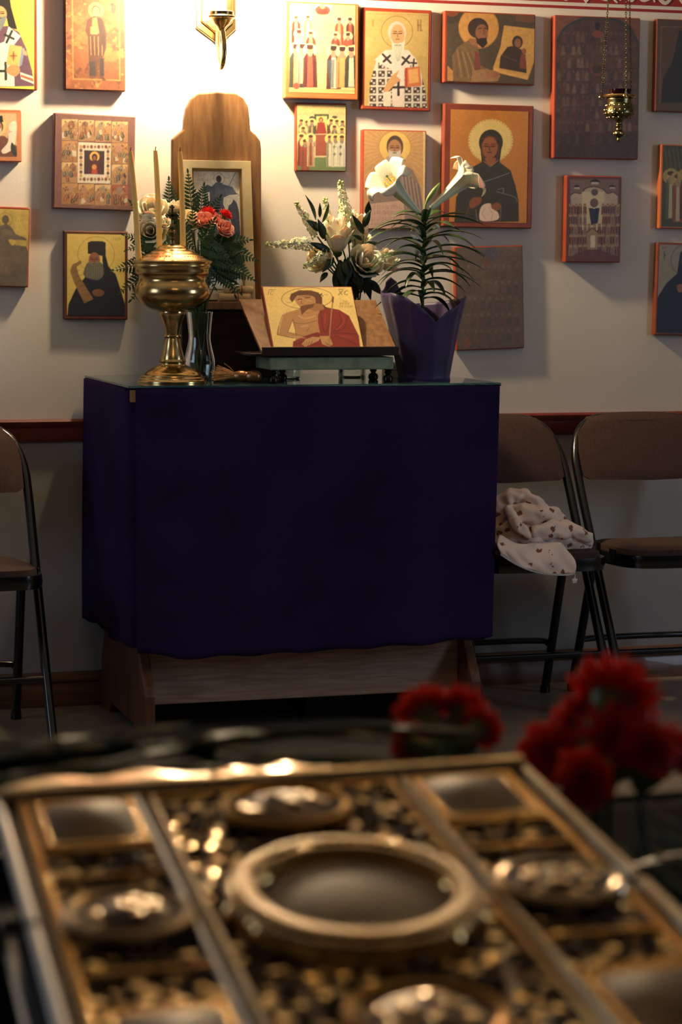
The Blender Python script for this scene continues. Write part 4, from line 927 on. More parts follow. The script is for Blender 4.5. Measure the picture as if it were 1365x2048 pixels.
def stem_to(parent, P, V, topz, r=.0022, mat=m_stem):
    # stem in the parent's local space: from the bloom down into the vase
    e = Vector((V.x+rnd.uniform(-.012, .012), V.y+rnd.uniform(-.012, .012), TZ+.02))-P
    nk = Vector((V.x+rnd.uniform(-.02, .02), V.y+rnd.uniform(-.02, .02), topz))-P
    pts = bez((0, 0, -.004), nk*.5+Vector((0, 0, .02)), nk, 6)[:-1]+[nk, nk*.5+e*.5, e]
    return MB().tube(pts, r, 7).build('stem', mat, parent)
def petal_mesh(R, h, a, hw, lip=.2, n=6, m=7, ruff=0.0):
    P = []
    for i in range(m+1):
        v = i/m; r = R*(.22+.78*v**.55)*(1+lip*max(0, v-.75)*4*.25)
        z = h*(v-.25*lip*max(0, v-.8)*5); ha = hw*math.sin(PI*(.16+.72*v))**.8; row = []
        for j in range(n+1):
            u = -1+2*j/n; zz_ = z*(1-.10*u*u*v)+ruff*h*math.sin(u*9+a*5)*v; rr = r*(1+.05*u*u)
            row.append((rr*math.cos(a+u*ha), rr*math.sin(a+u*ha), zz_))
        P.append(row)
    return MB().grid(P)
def rose(label, px, py, Y, rpx, mat, V, topz, face=(0, -.8, .6), group='roses in the left bouquet', cat='rose', name='rose', tall=1.25, rings=((.30, 3, .95), (.55, 4, 1.0), (.80, 5, .92), (1.0, 5, .72))):
    P = at(px, py, Y); s_ = S(P); R = rpx/s_
    t = thing(name, label, cat, P, group)
    F3 = frame_to(face, (0.2, 0, 1)); k0 = rnd.uniform(0, 6)
    for q, (fr_, n_, hz) in enumerate(rings):
        for k in range(n_):
            b = petal_mesh(R*fr_*rnd.uniform(.93, 1.05), R*tall*hz, k0+q*.7+2*PI*k/n_, PI/n_*1.25, .25 if q > 1 else -.3, ruff=.03)
            orient(b, F3, F3 @ Vector((0, 0, -R*tall*.55))).build('petal', mat, t, solid=.0006)
    c = F3 @ Vector((0, 0, -R*tall*.6))
    b = MB().ball((0, 0, 0), R*.32, 10, 6, (1, 1, .8)); orient(b, F3, c).build('calyx', m_stem, t)
    stem_to(t, P, V, topz)
    return t
tz1 = TZ+.17; tz2 = TZ+.195
WR = 'white rose %s in the left bouquet'
for lab, px, py, r, Y, f, mt in ((WR % 'large and topmost', 303, 420, 33, -.33, (-.3, -.8, .55), m_petal), (WR % 'hanging lowest', 302, 462, 31, -.35, (-.35, -.9, .1), m_petal), (WR % 'bud upright', 352, 412, 17, -.30, (0, -.3, .95), m_petal),
                                (WR % 'small, tucked behind the brass cross', 330, 446, 15, -.36, (.2, -.8, .5), m_petal)):
    rose(lab, px, py, Y, r, mt, V1, tz1, f)
rose('cream rose between white and pink roses in the left bouquet', 380, 440, -.335, 23, m_cream, V1, tz1, (.1, -.8, .6))
rose('full pink rose nearest the cream rose', 410, 441, -.345, 22, m_pink, V1, tz1, (0, -.7, .7))
rose('small pink rose in the middle of three pink roses', 433, 438, -.33, 15, m_pink, V1, tz1, (.2, -.6, .7))
rose('pink rose lowest and rightmost in the left bouquet', 450, 457, -.35, 20, m_pink, V1, tz1, (.3, -.75, .5))
def ruffle(R, layers=5, n=48, seed=0):
    r_ = random.Random(seed); b = MB()
    for L in range(layers):
        f = L/(layers-1) if layers > 1 else 0; P = []
        tilt = .25+1.1*(1-f); RR = R*(1.0-.35*f); ph = r_.uniform(0, 6)
        for i in range(6):
            v = i/5; row = []
            for j in range(n):
                a = 2*PI*j/n
                w = math.sin(a*7+ph)*.10+math.sin(a*13+ph*2)*.06+(.05 if j % 2 else -.05)
                rr = RR*v*(math.sin(tilt)*1.0)*(1+w*v); z = RR*v*math.cos(tilt)*.9*(1+w*v)+R*.10*w*v*6+R*.05*L
                row.append((rr*math.cos(a), rr*math.sin(a), z))
            P.append(row)
        b.grid(P, close_v=True)
    return b
def carnation(label, px, py, Y, rpx, V=None, topz=0, face=(0, -.5, .85), group='red carnations in the left bouquet', stem_pts=None, pos=None, R=None, calyx=1.0, seed=1):
    P = Vector(pos) if pos is not None else at(px, py, Y); R = R or rpx/S(P)
    t = thing('carnation', label, 'carnation', P, group); F3 = frame_to(face, (.1, .05, 1))
    orient(ruffle(R, 6, 56, seed), F3, F3 @ Vector((0, 0, -R*.35))).build('bloom', m_redp, t, ang=180, solid=.0004)
    L = R*1.35*calyx
    cx = [(.05*R, -.35*R-L), (.30*R, -.35*R-L*.95), (.38*R, -.35*R-L*.6), (.36*R, -.35*R-L*.2), (.48*R, -.25*R), (.3*R, -.2*R)]
    orient(MB().lathe(cx, 14), F3).build('calyx', M('carnation_calyx', (104, 130, 62), .5, col2=(130, 148, 84), nscale=20), t)
    if V is not None: stem_to(t, P, V, topz)
    elif stem_pts:
        st = F3 @ Vector((0, 0, -.35*R-L*.9))
        MB().tube(cr([tuple(st)]+[tuple(Vector(p)-P) for p in stem_pts], 5, False), .0020, 8).build('stem', m_stem, t)
    return t
carnation('round red carnation above the pink roses', 417, 424, -.32, 18, V1, tz1, (0, -.5, .9), seed=3)
carnation('red carnation at the right end of the left bouquet', 453, 428, -.32, 15, V1, tz1, (.5, -.3, .85), seed=4)

def leaflet(b, p, d, n, L, w):
    # pointed leaf blade, 6 quads, folded along the midrib
    d = Vector(d).normalized(); n = Vector(n).normalized(); s_ = d.cross(n).normalized()
    mid = [p+d*L*t+n*(-.10*L*t*t) for t in (0, .3, .65, 1)]
    wd_ = [0.06, 1.0, .8, 0.02]
    P = [[mid[i]+s_*w*wd_[i]+n*w*.25*wd_[i], mid[i], mid[i]-s_*w*wd_[i]+n*w*.25*wd_[i]] for i in range(4)]
    b.grid(P)
def fern(px0, py0, px1, py1, Y0, Y1, wid, V, topz, sag=.03, np_=15, mat=None, label='green fern frond in the left bouquet', nrm=(0, -1, .3)):
    if math.hypot(px1-px0, py1-py0) < 75: Y1 = Y0-.008
    np_ = max(7, min(15, int(math.hypot(px1-px0, py1-py0)/6.5))); wid = min(wid, math.hypot(px1-px0, py1-py0)/730*.42)
    A = at(px0, py0, Y0); B = at(px1, py1, Y1)
    t = thing('fern_frond', label, 'fern', A, 'fern fronds in the left bouquet')
    C = (B-A)*.5+Vector((0, 0, sag)); pts = bez((0, 0, 0), C, B-A, np_)
    b = MB()
    for i in range(1, np_+1):
        d = (pts[min(i+1, np_)]-pts[i-1]).normalized(); n = Vector(nrm); n = (n-d*n.dot(d)).normalized(); s_ = d.cross(n)
        u = i/np_; L = wid*(math.sin(PI*min(1, .18+.82*u))**.7)*(.35+.65*(1-u)) + .004
        for k in (-1, 1):
            dd = (s_*k*.9+d*.55).normalized(); leaflet(b, pts[i], dd, n, L*rnd.uniform(.85, 1.1), L*.10+.0012)
            if L > .018:
                for q in (.35, .6): 
                    for kk in (-1, 1): leaflet(b, pts[i]+dd*L*q, (dd+d*kk*.9).normalized(), n, L*.26, L*.06)
    leaflet(b, pts[-1], (pts[-1]-pts[-2]), n, .012, .003)
    o = b.build('leaflets', mat or m_fern, t, ang=180); o['kind'] = 'stuff'
    e = Vector((V.x+rnd.uniform(-.01, .01), V.y+rnd.uniform(-.01, .01), topz-.04))-A
    MB().tube([e, e*.5+Vector((0, 0, .01))]+pts, .0013, 6).build('rachis', m_stem, t)
    return t
for a in ((388, 470, 376, 345, -.30, -.30, .034), (398, 460, 408, 372, -.31, -.31, .036), (402, 470, 440, 395, -.31, -.32, .03), (372, 470, 345, 378, -.29, -.28, .03), (340, 470, 338, 360, -.27, -.26, .03),
          (320, 500, 262, 405, -.30, -.30, .03), (330, 510, 248, 470, -.32, -.36, .035), (330, 520, 228, 540, -.33, -.38, .04), (335, 525, 240, 585, -.34, -.39, .045), (335, 525, 262, 600, -.35, -.40, .04),
          (425, 500, 500, 480, -.33, -.36, .04), (425, 505, 512, 520, -.34, -.37, .045), (425, 515, 508, 560, -.34, -.37, .045), (420, 520, 480, 585, -.34, -.37, .04), (415, 510, 470, 470, -.33, -.36, .035),
          (405, 500, 445, 560, -.35, -.38, .045), (395, 490, 460, 520, -.36, -.385, .045), (345, 500, 300, 520, -.36, -.385, .045), (350, 490, 285, 490, -.35, -.38, .045), (395, 480, 432, 500, -.36, -.385, .04), (355, 480, 390, 500, -.34, -.36, .04), (385, 470, 386, 420, -.35, -.355, .02)):
    k_ = 'upright at the back of' if a[3] < 410 else ('drooping to the left of' if a[2] < 300 else ('spreading to the right of' if a[2] > 465 else 'filling the middle of'))
    fern(*a, V1, tz1, sag=rnd.uniform(0, .02), label='green fern frond %s the left bouquet' % k_)
def leafsprig(label, group, parts, V, topz, name='leaf_sprig'):
    # parts: list of (px0,py0,px1,py1,Y,w)
    P = at(parts[0][0], parts[0][1], parts[0][4])
    t = thing(name, label, 'leaf sprig', P, group)
    for (x0, y0, x1, y1, Y, w) in parts:
        A = at(x0, y0, Y)-P; B = at(x1, y1, Y-.02)-P; b = MB(); d = B-A; n = Vector((rnd.uniform(-.4, .4), -1, rnd.uniform(0, .6)))
        n = (n-d*n.dot(d)/d.length_squared).normalized(); s_ = d.normalized().cross(n); rows = []
        for i in range(9):
            u = i/8; ww = w*math.sin(PI*min(.98, .05+.95*u**.85)); c = A+d*u-n*(-.12)*d.length*math.sin(PI*u)*.5
            rows.append([c+s_*ww+n*ww*.3, c, c-s_*ww+n*ww*.3])
        b.grid(rows).build('leaf', m_dleaf, t, solid=.0005)
    stem_to(t, P, V, topz, .0016)
    return t
for a in ((430, 520, 470, 590, -.345, -.36, .03), (400, 500, 480, 545, -.35, -.37, .04), (385, 510, 430, 575, -.36, -.37, .04), (420, 490, 488, 500, -.335, -.35, .035), (360, 500, 300, 545, -.37, -.385, .04), (350, 510, 275, 560, -.37, -.39, .04), (345, 480, 255, 500, -.34, -.37, .04), (375, 490, 360, 430, -.36, -.365, .03), (405, 490, 428, 440, -.36, -.365, .03)):
    fern(*a, V1, tz1, sag=rnd.uniform(0, .02), label='green fern frond filling the middle of the left bouquet')
leafsprig('dark glossy leaf sprig spreading over the foliage of the left bouquet', None, [(455, 520, 490, 500, -.36, .005), (430, 540, 480, 570, -.37, .006), (300, 505, 268, 530, -.37, .006), (350, 475, 330, 500, -.36, .006)], V1, tz1)
# right bouquet
G2 = 'white flowers in the right bouquet'
rose('tall white rose at the centre of the right bouquet', 676, 466, -.27, 31, m_petal, V2, tz2, (-.1, -.35, .95), 'roses in the right bouquet', tall=2.3)
rose('white rose half hidden behind the central white rose', 708, 450, -.22, 28, m_petal, V2, tz2, (.3, -.3, .9), 'roses in the right bouquet', tall=2.0)
rose('large white rose low beside the lily leaves', 732, 522, -.29, 34, m_petal, V2, tz2, (.1, -.85, .35), 'roses in the right bouquet', tall=1.6)
rose('white rose lowest on the left of the right bouquet', 640, 520, -.27, 28, m_cream, V2, tz2, (-.6, -.6, .3), 'roses in the right bouquet', tall=1.5)
rose('white rose at the right edge behind the lily leaves', 778, 520, -.24, 26, m_petal, V2, tz2, (.5, -.6, .5), 'roses in the right bouquet', tall=1.5)
rose('white rose at the back under the monk icon', 722, 478, -.2, 24, m_cream, V2, tz2, (.3, -.5, .6), 'roses in the right bouquet', tall=1.5)
def stock(label, px0, py0, px1, py1, Y, n=46, rad=.016):
    A = at(px0, py0, Y); B = at(px1, py1, Y-.01); t = thing('stock_spike', label, 'stock flower', A, 'white stock flowers in the right bouquet')
    d = B-A; b = MB(); z = d.normalized(); x = z.orthogonal().normalized(); y = z.cross(x); g_ = MB()
    for i in range(n):
        u = (i+.5)/n; a = i*2.4; rr = rad*(1-.72*u)*rnd.uniform(.7, 1.1); c = d*u+(x*math.cos(a)+y*math.sin(a))*rr; s_ = (.0108*(1-u*.58))*rnd.uniform(.8, 1.2)
        if u > .86: g_.ball(c, s_*.75, 7, 5); continue
        ax = (c-d*u).normalized()+z*.4; F3 = frame_to(ax, tuple(y+x*.3))
        for k in range(4):
            q = MB(); ang = k*PI/2+a; rows = []
            for v in (0, .5, 1):
                rows.append([F3 @ Vector((s_*v*math.cos(ang+w_*.7*(1-.3*v)), s_*v*math.sin(ang+w_*.7*(1-.3*v)), s_*(.25-.35*(v-.5)**2)))+c for w_ in (-1, 0, 1)])
            b.grid(rows)
    o = b.build('florets', m_floret, t, ang=180); o['kind'] = 'stuff'
    o = g_.build('buds', M('stock_bud', (196, 206, 130), .5), t); o['kind'] = 'stuff'
    MB().tube([d*1.0, d*.5, (0, 0, 0)], [.001, .0018, .002], 6).build('spike_axis', m_stem, t)
    stem_to(t, A, V2, tz2)
stock('white stock spike lying almost level, pointing left', 618, 486, 531, 490, -.28)
stock('white stock spike leaning left above the dark leaves', 635, 470, 592, 405, -.26)
stock('short white stock spike between dark leaves', 660, 470, 650, 396, -.24)
stock('tallest white stock spike rising over the right bouquet', 695, 450, 681, 361, -.25, 60, .020)
stock('white stock spike drooping left below the level one', 650, 510, 607, 535, -.29, 30, .015)
leafsprig('dark leaf sprig with long upright leaves left of the white roses', None, [(632, 440, 611, 390, -.27, .007), (640, 435, 640, 405, -.275, .005), (645, 445, 658, 405, -.27, .006), (640, 462, 612, 440, -.28, .011), (648, 478, 636, 438, -.285, .012), (650, 482, 668, 452, -.25, .006)], V2, tz2)
leafsprig('dark leaf sprig standing between the white roses and the lily', None, [(728, 468, 704, 428, -.26, .009), (728, 455, 742, 420, -.25, .010), (735, 430, 738, 402, -.25, .009), (725, 480, 705, 470, -.27, .006), (725, 490, 760, 486, -.26, .007)], V2, tz2)
leafsprig('broad dark leaves hanging under the white roses at the vase mouth', None, [(662, 503, 616, 484, -.28, .010), (668, 515, 645, 545, -.29, .010), (655, 545, 640, 565, -.29, .008), (690, 520, 700, 560, -.29, .014), (715, 540, 760, 550, -.28, .010), (680, 520, 690, 585, -.28, .016), (705, 530, 725, 585, -.28, .016), (700, 510, 712, 560, -.285, .016), (672, 540, 680, 600, -.27, .014), (720, 545, 742, 600, -.27, .016), (700, 555, 706, 612, -.27, .018), (688, 560, 672, 606, -.26, .014), (735, 560, 765, 590, -.26, .012)], V2, tz2)
for k, (x0, y0, x1, y1) in enumerate(((700, 520, 690, 575), (705, 520, 720, 580), (695, 510, 735, 560))):
    leafsprig('dark foliage crammed into the mouth of the right vase', 'foliage in the right vase', [(x0, y0, x1, y1, -.27+.02*k, .016), (x0+6, y0, x1+10, y1+8, -.25, .014), (x0-6, y0+8, x1-8, y1+12, -.26, .015)], V2, tz2)

# ------------------------------------------------------------------ lily in a wrapped pot
PC = Vector((at(848, 757, -.43).x, -.43, TZ)); ps = S(PC)
lp = thing('potted_lily', 'white trumpet lily with strap leaves in a purple wrapped pot', 'potted plant', PC)
def pp(px, py, dy=0.0): p = at(px, py, PC.y+dy); return p-PC
n = 72; NR = 22; rows = []
def rimz(a):   # height of the wrap edge in photo px above the base, by angle (0 = right, -pi/2 = towards camera)
    d_ = (math.degrees(a)+360) % 360
    return np.interp(d_, [0, 45, 90, 115, 130, 150, 180, 200, 225, 250, 263, 270, 277, 292, 315, 340, 360], [166, 156, 150, 196, 204, 182, 172, 174, 166, 142, 126, 116, 128, 142, 160, 168, 166])
for i in range(NR+1):
    t_ = i/NR; row = []
    for j in range(n):
        a = 2*PI*j/n; H_ = rimz(a)*t_
        r = float(np.interp(H_, [0, 44, 111, 157, 205], [50, 58, 71, 83, 84]))*(1+.02*math.sin(a*5)*t_)
        r += 1.6*math.sin(a*11)*(.3+t_)+1.0*math.sin(a*23+t_*3)*t_+2.0*t_*math.sin(a*4+1)
        if H_ < 8: r += (8-H_)*.3
        row.append((r/ps*math.cos(a), r/ps*math.sin(a), H_/ps))
    rows.append(row)
b = MB().grid(rows, close_v=True); b.build('pot_wrap', m_pot, lp, solid=.0012, ang=80)
MB().lathe([(.055, .002), (.060, .06), (.070, .13), (.064, .13), (.060, .125), (.001, .125)], 32).build('plant_pot', M('pot_dark', (40, 34, 40), .6), lp)
MB().lathe([(.062, .1255), (.04, .129), (.001, .131)], 24).build('soil', M('soil', (46, 34, 26), .95, bump=(200, .8)), lp)
st = [pp(846, 660), pp(846, 600), pp(848, 520), pp(850, 450), pp(850, 425)]
MB().tube(cr([tuple(v) for v in st], 5, False), .0042, 10).build('stem', M('lily_stem', (62, 92, 44), .5), lp)
def strap(p0, d, L, w, droop, twist, parent=None, mat=m_leaf, name='leaf'):
    d = Vector(d).normalized(); side = d.cross(Vector((0, 0, 1))).normalized(); p = Vector(p0); rows = []; N = 12; v = d.copy()
    for i in range(N+1):
        u = i/N; ww = w*(math.sin(PI*(.12+.88*u)**.8) if u < 1 else 0.02)
        up = side.cross(v).normalized(); tw = twist*u; s2 = side*math.cos(tw)+up*math.sin(tw); u2 = s2.cross(v)
        rows.append([p-s2*ww+u2*ww*.35, p, p+s2*ww+u2*ww*.35])
        p = p+v*(L/N); v = (v+Vector((0, 0, -droop/N))).normalized()
    return MB().grid(rows).build(name, mat, parent or lp, solid=.0006)
NL = 44
for i in range(NL):
    u = i/NL; base_ = Vector(st[1]).lerp(Vector(st[4]), u*.96)
    if u < .5: base_ = Vector(st[1]).lerp(Vector(st[2]), u*2)
    else: base_ = Vector(st[2]).lerp(Vector(st[4]), (u-.5)*2*.92)
    a = i*2.399+.4; el = .30+.45*u+rnd.uniform(-.12, .12)
    L = (.125+.035*math.sin(PI*u)+rnd.uniform(-.02, .02))*(.80 if u > .9 else 1)
    strap(base_, (math.cos(a), math.sin(a)*.9, el), L, .0102+.0016*rnd.random(), 1.25+.5*rnd.random()-.3*u, rnd.uniform(-.5, .5))
for (x, y, dx, L, dr) in ((852, 440, (1, -.15, .25), .17, .75), (848, 470, (-1, -.2, .42), .19, 1.2), (846, 455, (-1, -.1, .5), .17, 1.35), (852, 500, (1, -.2, .35), .17, .95), (850, 480, (1, -.1, .55), .17, 1.1), (850, 520, (1, -.3, .25), .17, .9), (846, 520, (-1, -.3, .45), .18, 1.3), (846, 545, (-.9, -.4, .35), .17, 1.3), (850, 550, (.9, -.4, .3), .17, 1.2)):
    strap(pp(x, y), dx, L, .0098, dr, rnd.uniform(-.3, .3))
def lily(base_, axis, L, mouth, label, roll=0.0, up=(0, 0, 1), curl=1.0):
    t = bpy.data.objects.new('lily_flower', None); COL.objects.link(t); t.parent = lp; t.location = base_; t['label'] = label
    F3 = frame_to(axis, up)
    for k in range(6):
        inner = k % 2; a0 = roll+k*PI/3; P = []; NT = 22; W_ = (.031 if inner else .023)*L/.15
        for i in range(NT+1):
            v = i/NT
            if v < .62: r = (.0052+.0135*(v/.62)**1.5)*L/.15; z = L*.80*v/.62
            else:
                w_ = (v-.62)/.38; ang = w_*1.95*curl; r = .0187*L/.15+mouth*(.62*math.sin(min(ang, 1.57))+.38*w_) ; z = L*.80+L*.20*math.sin(min(ang*1.15, PI*.9))*1.0-(L*.16*max(0, w_-.62)*curl*1.6)
            sh_ = W_*(math.sin(PI*min(1, .25+.62*max(0, v-.35)/.65))**.9 if v > .35 else 1); full = r*PI/3*1.12
            hw_ = min(full, sh_) if v < .985 else .0012
            row = []
            for j in range(7):
                s_ = -1+2*j/6; ang2 = s_*hw_/max(r, .006); c_ = math.cos(ang2*.8)
                lx = r*math.cos(min(abs(ang2), .9))+(r*.0); ly = hw_*s_
                ridge = -.0012*math.exp(-(s_*4)**2)*(1 if v > .3 else 0)+.003*max(0, v-.6)*s_*s_*math.sin(v*24+k)*2
                x_ = (lx+ridge)*math.cos(a0)-ly*math.sin(a0); y_ = (lx+ridge)*math.sin(a0)+ly*math.cos(a0)
                row.append((x_, y_, z))
            P.append(row)
        orient(MB().grid(P), F3).build('tepal', m_petal, t, solid=.0008, ang=80)
    for k in range(6):
        a = roll+k*PI/3+.3; tip = Vector((.012*math.cos(a), .012*math.sin(a), L*.86))
        b = MB().tube([(0, 0, L*.3), tip*.7, tip], .0008, 6); b.ball(tip, .003, 8, 5, (1.4, .8, .8)); orient(b, F3).build('stamen', m_pollen, t)
    orient(MB().tube([(0, 0, L*.2), (.002, 0, L*.7), (.004, .002, L*.95)], .0012, 7).ball((.004, .002, L*.955), .0035, 8, 5), F3).build('pistil', m_stem, t)
    return t
b0 = pp(838, 426); m0 = pp(770, 352, -.055); lily(b0, m0-b0, (m0-b0).length*1.02, .050, 'open lily facing the camera with yellow stamens', .25)
b0 = pp(862, 417); m0 = pp(944, 345, -.012); lily(b0, m0-b0, (m0-b0).length*1.0, .048, 'lily seen from the side, pointing up right', .55)
MB().tube([pp(850, 432), pp(846, 428), pp(838, 426)], .0028, 8).build('flower_stalk', m_stem, lp)
MB().tube([pp(851, 440), pp(858, 430), pp(862, 416)], .0028, 8).build('flower_stalk', m_stem, lp)
MB().tube(cr([tuple(pp(850, 440)), tuple(pp(851, 415)), tuple(pp(855, 402)), tuple(pp(866, 386)), tuple(pp(876, 372)), tuple(pp(881, 365))], 4, False), [.0026]*5+[.003]*3+[.0042, .0056, .0066, .0072, .0075, .0072, .0065, .0055, .004, .003, .0024, .0016, .0012][:13], 12).build('flower_bud', M('bud_green', (110, 134, 70), .45), lp)
for (x, y, x2, y2) in ((838, 465, 822, 445), (836, 478, 822, 470), (880, 458, 870, 448)):
    MB().tube([pp(x, y, -.02), pp((x+x2)/2, (y+y2)/2, -.028), pp(x2, y2, -.03)], [.0015, .0055, .001], 9).build('flower_bud', m_petal, lp)

# ------------------------------------------------------------------ wall sconce
SP = at(440, 30, 0); sc = thing('wall_sconce', 'brass wall lamp with cup and angular backplate above the shrine', 'wall lamp', (SP.x, 0, SP.z))
def sq(px, py, Y): p = at(px, py, Y); return Vector((p.x-SP.x, p.y, p.z-SP.z))
pl = [sq(x, y, -.01) for x, y in ((392, 55), (430, 84), (444, 84), (472, 58), (472, -90), (444, -112), (430, -112), (392, -90))]
MB().prism([(p.x, p.z) for p in pl], 0, -.012).build('backplate', m_brass, sc, bevel=.003)
c0 = sum((p for p in pl), Vector())/8
MB().prism([(c0.x+(p.x-c0.x)*.78, c0.z+(p.z-c0.z)*.84) for p in pl], -.010, -.022).build('inner_plate', m_brass, sc, bevel=.003)
cy = -.22; cup0 = sq(443, 60, cy)
arm = [(sq(437, 20, -.02).x, -.02, sq(437, 20, -.02).z), sq(436, 70, -.06), sq(438, 112, -.12), sq(441, 135, -.18), sq(446, 128, -.225), sq(449, 100, -.235), sq(447, 70, -.225), (cup0.x, cy, sq(443, 52, cy).z)]
MB().tube(cr([tuple(Vector(p)) for p in arm], 5, False), .0065, 12).build('arm', m_brass, sc)
zc_ = lambda y: sq(443, y, cy).z
MB().lathe([(.006, zc_(62)), (.012, zc_(54)), (.022, zc_(48)), (.028, zc_(40)), (.037, zc_(36)), (.038, zc_(33)), (.033, zc_(30)), (.033, zc_(24)), (.028, zc_(22)), (.026, zc_(27)), (.004, zc_(28))], 32, (cup0.x, cy, 0)).build('cup', m_brass, sc)
MB().lathe([(.014, zc_(30)), (.014, zc_(-5)), (.010, zc_(-8)), (.001, zc_(-8))], 20, (cup0.x, cy, 0)).build('candle_sleeve', M('sleeve_ivory', (230, 220, 196), .5), sc)
m_bulb = M('lit_bulb', (255, 226, 182), .4, emis=SCONCE_STRENGTH)
MB().lathe([(.010, zc_(-6)), (.020, zc_(-18)), (.030, zc_(-38)), (.034, zc_(-58)), (.031, zc_(-78)), (.022, zc_(-96)), (.010, zc_(-110)), (.001, zc_(-114))], 28, (cup0.x, cy, 0)).build('lit_bulb', m_bulb, sc)

# ------------------------------------------------------------------ hanging oil lamp
HY = -.35; HC = at(1240, 193, HY); hs = S(HC)
hl_ = thing('hanging_oil_lamp', 'engraved brass oil lamp hanging on three chains at upper right', 'oil lamp', HC)
u = 1/hs
MB().lathe([(33*u, 3*u), (34*u, 1*u), (33*u, -2*u), (29*u, -3*u), (27*u, 0), (29*u, 3*u)], 44).build('rim_ring', m_brass, hl_)
bl_ = [(25, -2), (26, -6), (25, -14), (28, -22), (30, -30), (29, -36), (24, -42), (18, -45), (12, -47), (7, -50), (6, -54), (8, -58), (6.5, -62), (7, -66), (10, -70), (10.5, -75), (8, -79), (4, -82), (4.5, -86), (2, -89), (.5, -90)]
ob = MB().lathe([(r*u, z*u) for r, z in cr(bl_, 3, False)], 44).build('cup', m_brassd, hl_)
b = MB()
for row, (r, z, nn) in enumerate(((27, -18, 16), (30, -27, 18), (29.5, -34, 18), (24, -42, 14), (10, -73, 8))):
    for k in range(nn):
        a = 2*PI*(k+.5*(row % 2))/nn; b.ball((r*u*math.cos(a)*.97, r*u*math.sin(a)*.97, z*u), 2.3*u, 6, 5)
o = b.build('embossing', m_brassd, ob); o['kind'] = 'stuff'
MB().lathe([(22*u, -4*u), (24*u, 4*u), (25*u, 14*u), (23*u, 14*u), (21*u, 4*u), (1*u, -2*u)], 32).build('glass_cup', M('ruby_glass', (40, 8, 12), .08, trans=.5), hl_)
apex = Vector((0, 0, .95))
for k, a in enumerate((math.radians(147), math.radians(-93), math.radians(27))):
    e = Vector((36*u*math.cos(a), 36*u*math.sin(a), -1*u)); MB().ring(tuple(e), 4.5*u, 1.3*u, 16, 6, axis=1).build('eyelet', m_brass, hl_)
    b = MB(); d = apex-e; L = d.length; nl = int(L/.0062); F3 = frame_to(d)
    for i in range(nl):
        q = MB().ring((0, 0, 0), .0027, .0009, 8, 4, axis=1 if i % 2 else 0, sq=1.35); q.v = [tuple(F3 @ Vector(v)+e+d*((i+.5)/nl)) for v in q.v]; b.add(q.v, q.f)
    b.build('chain', m_brassd, hl_)
MB().lathe([(.001, .93), (.02, .935), (.024, .945), (.012, .96), (.004, .965), (.003, ZC-HC.z)], 20).build('ceiling_rod', m_brassd, hl_)

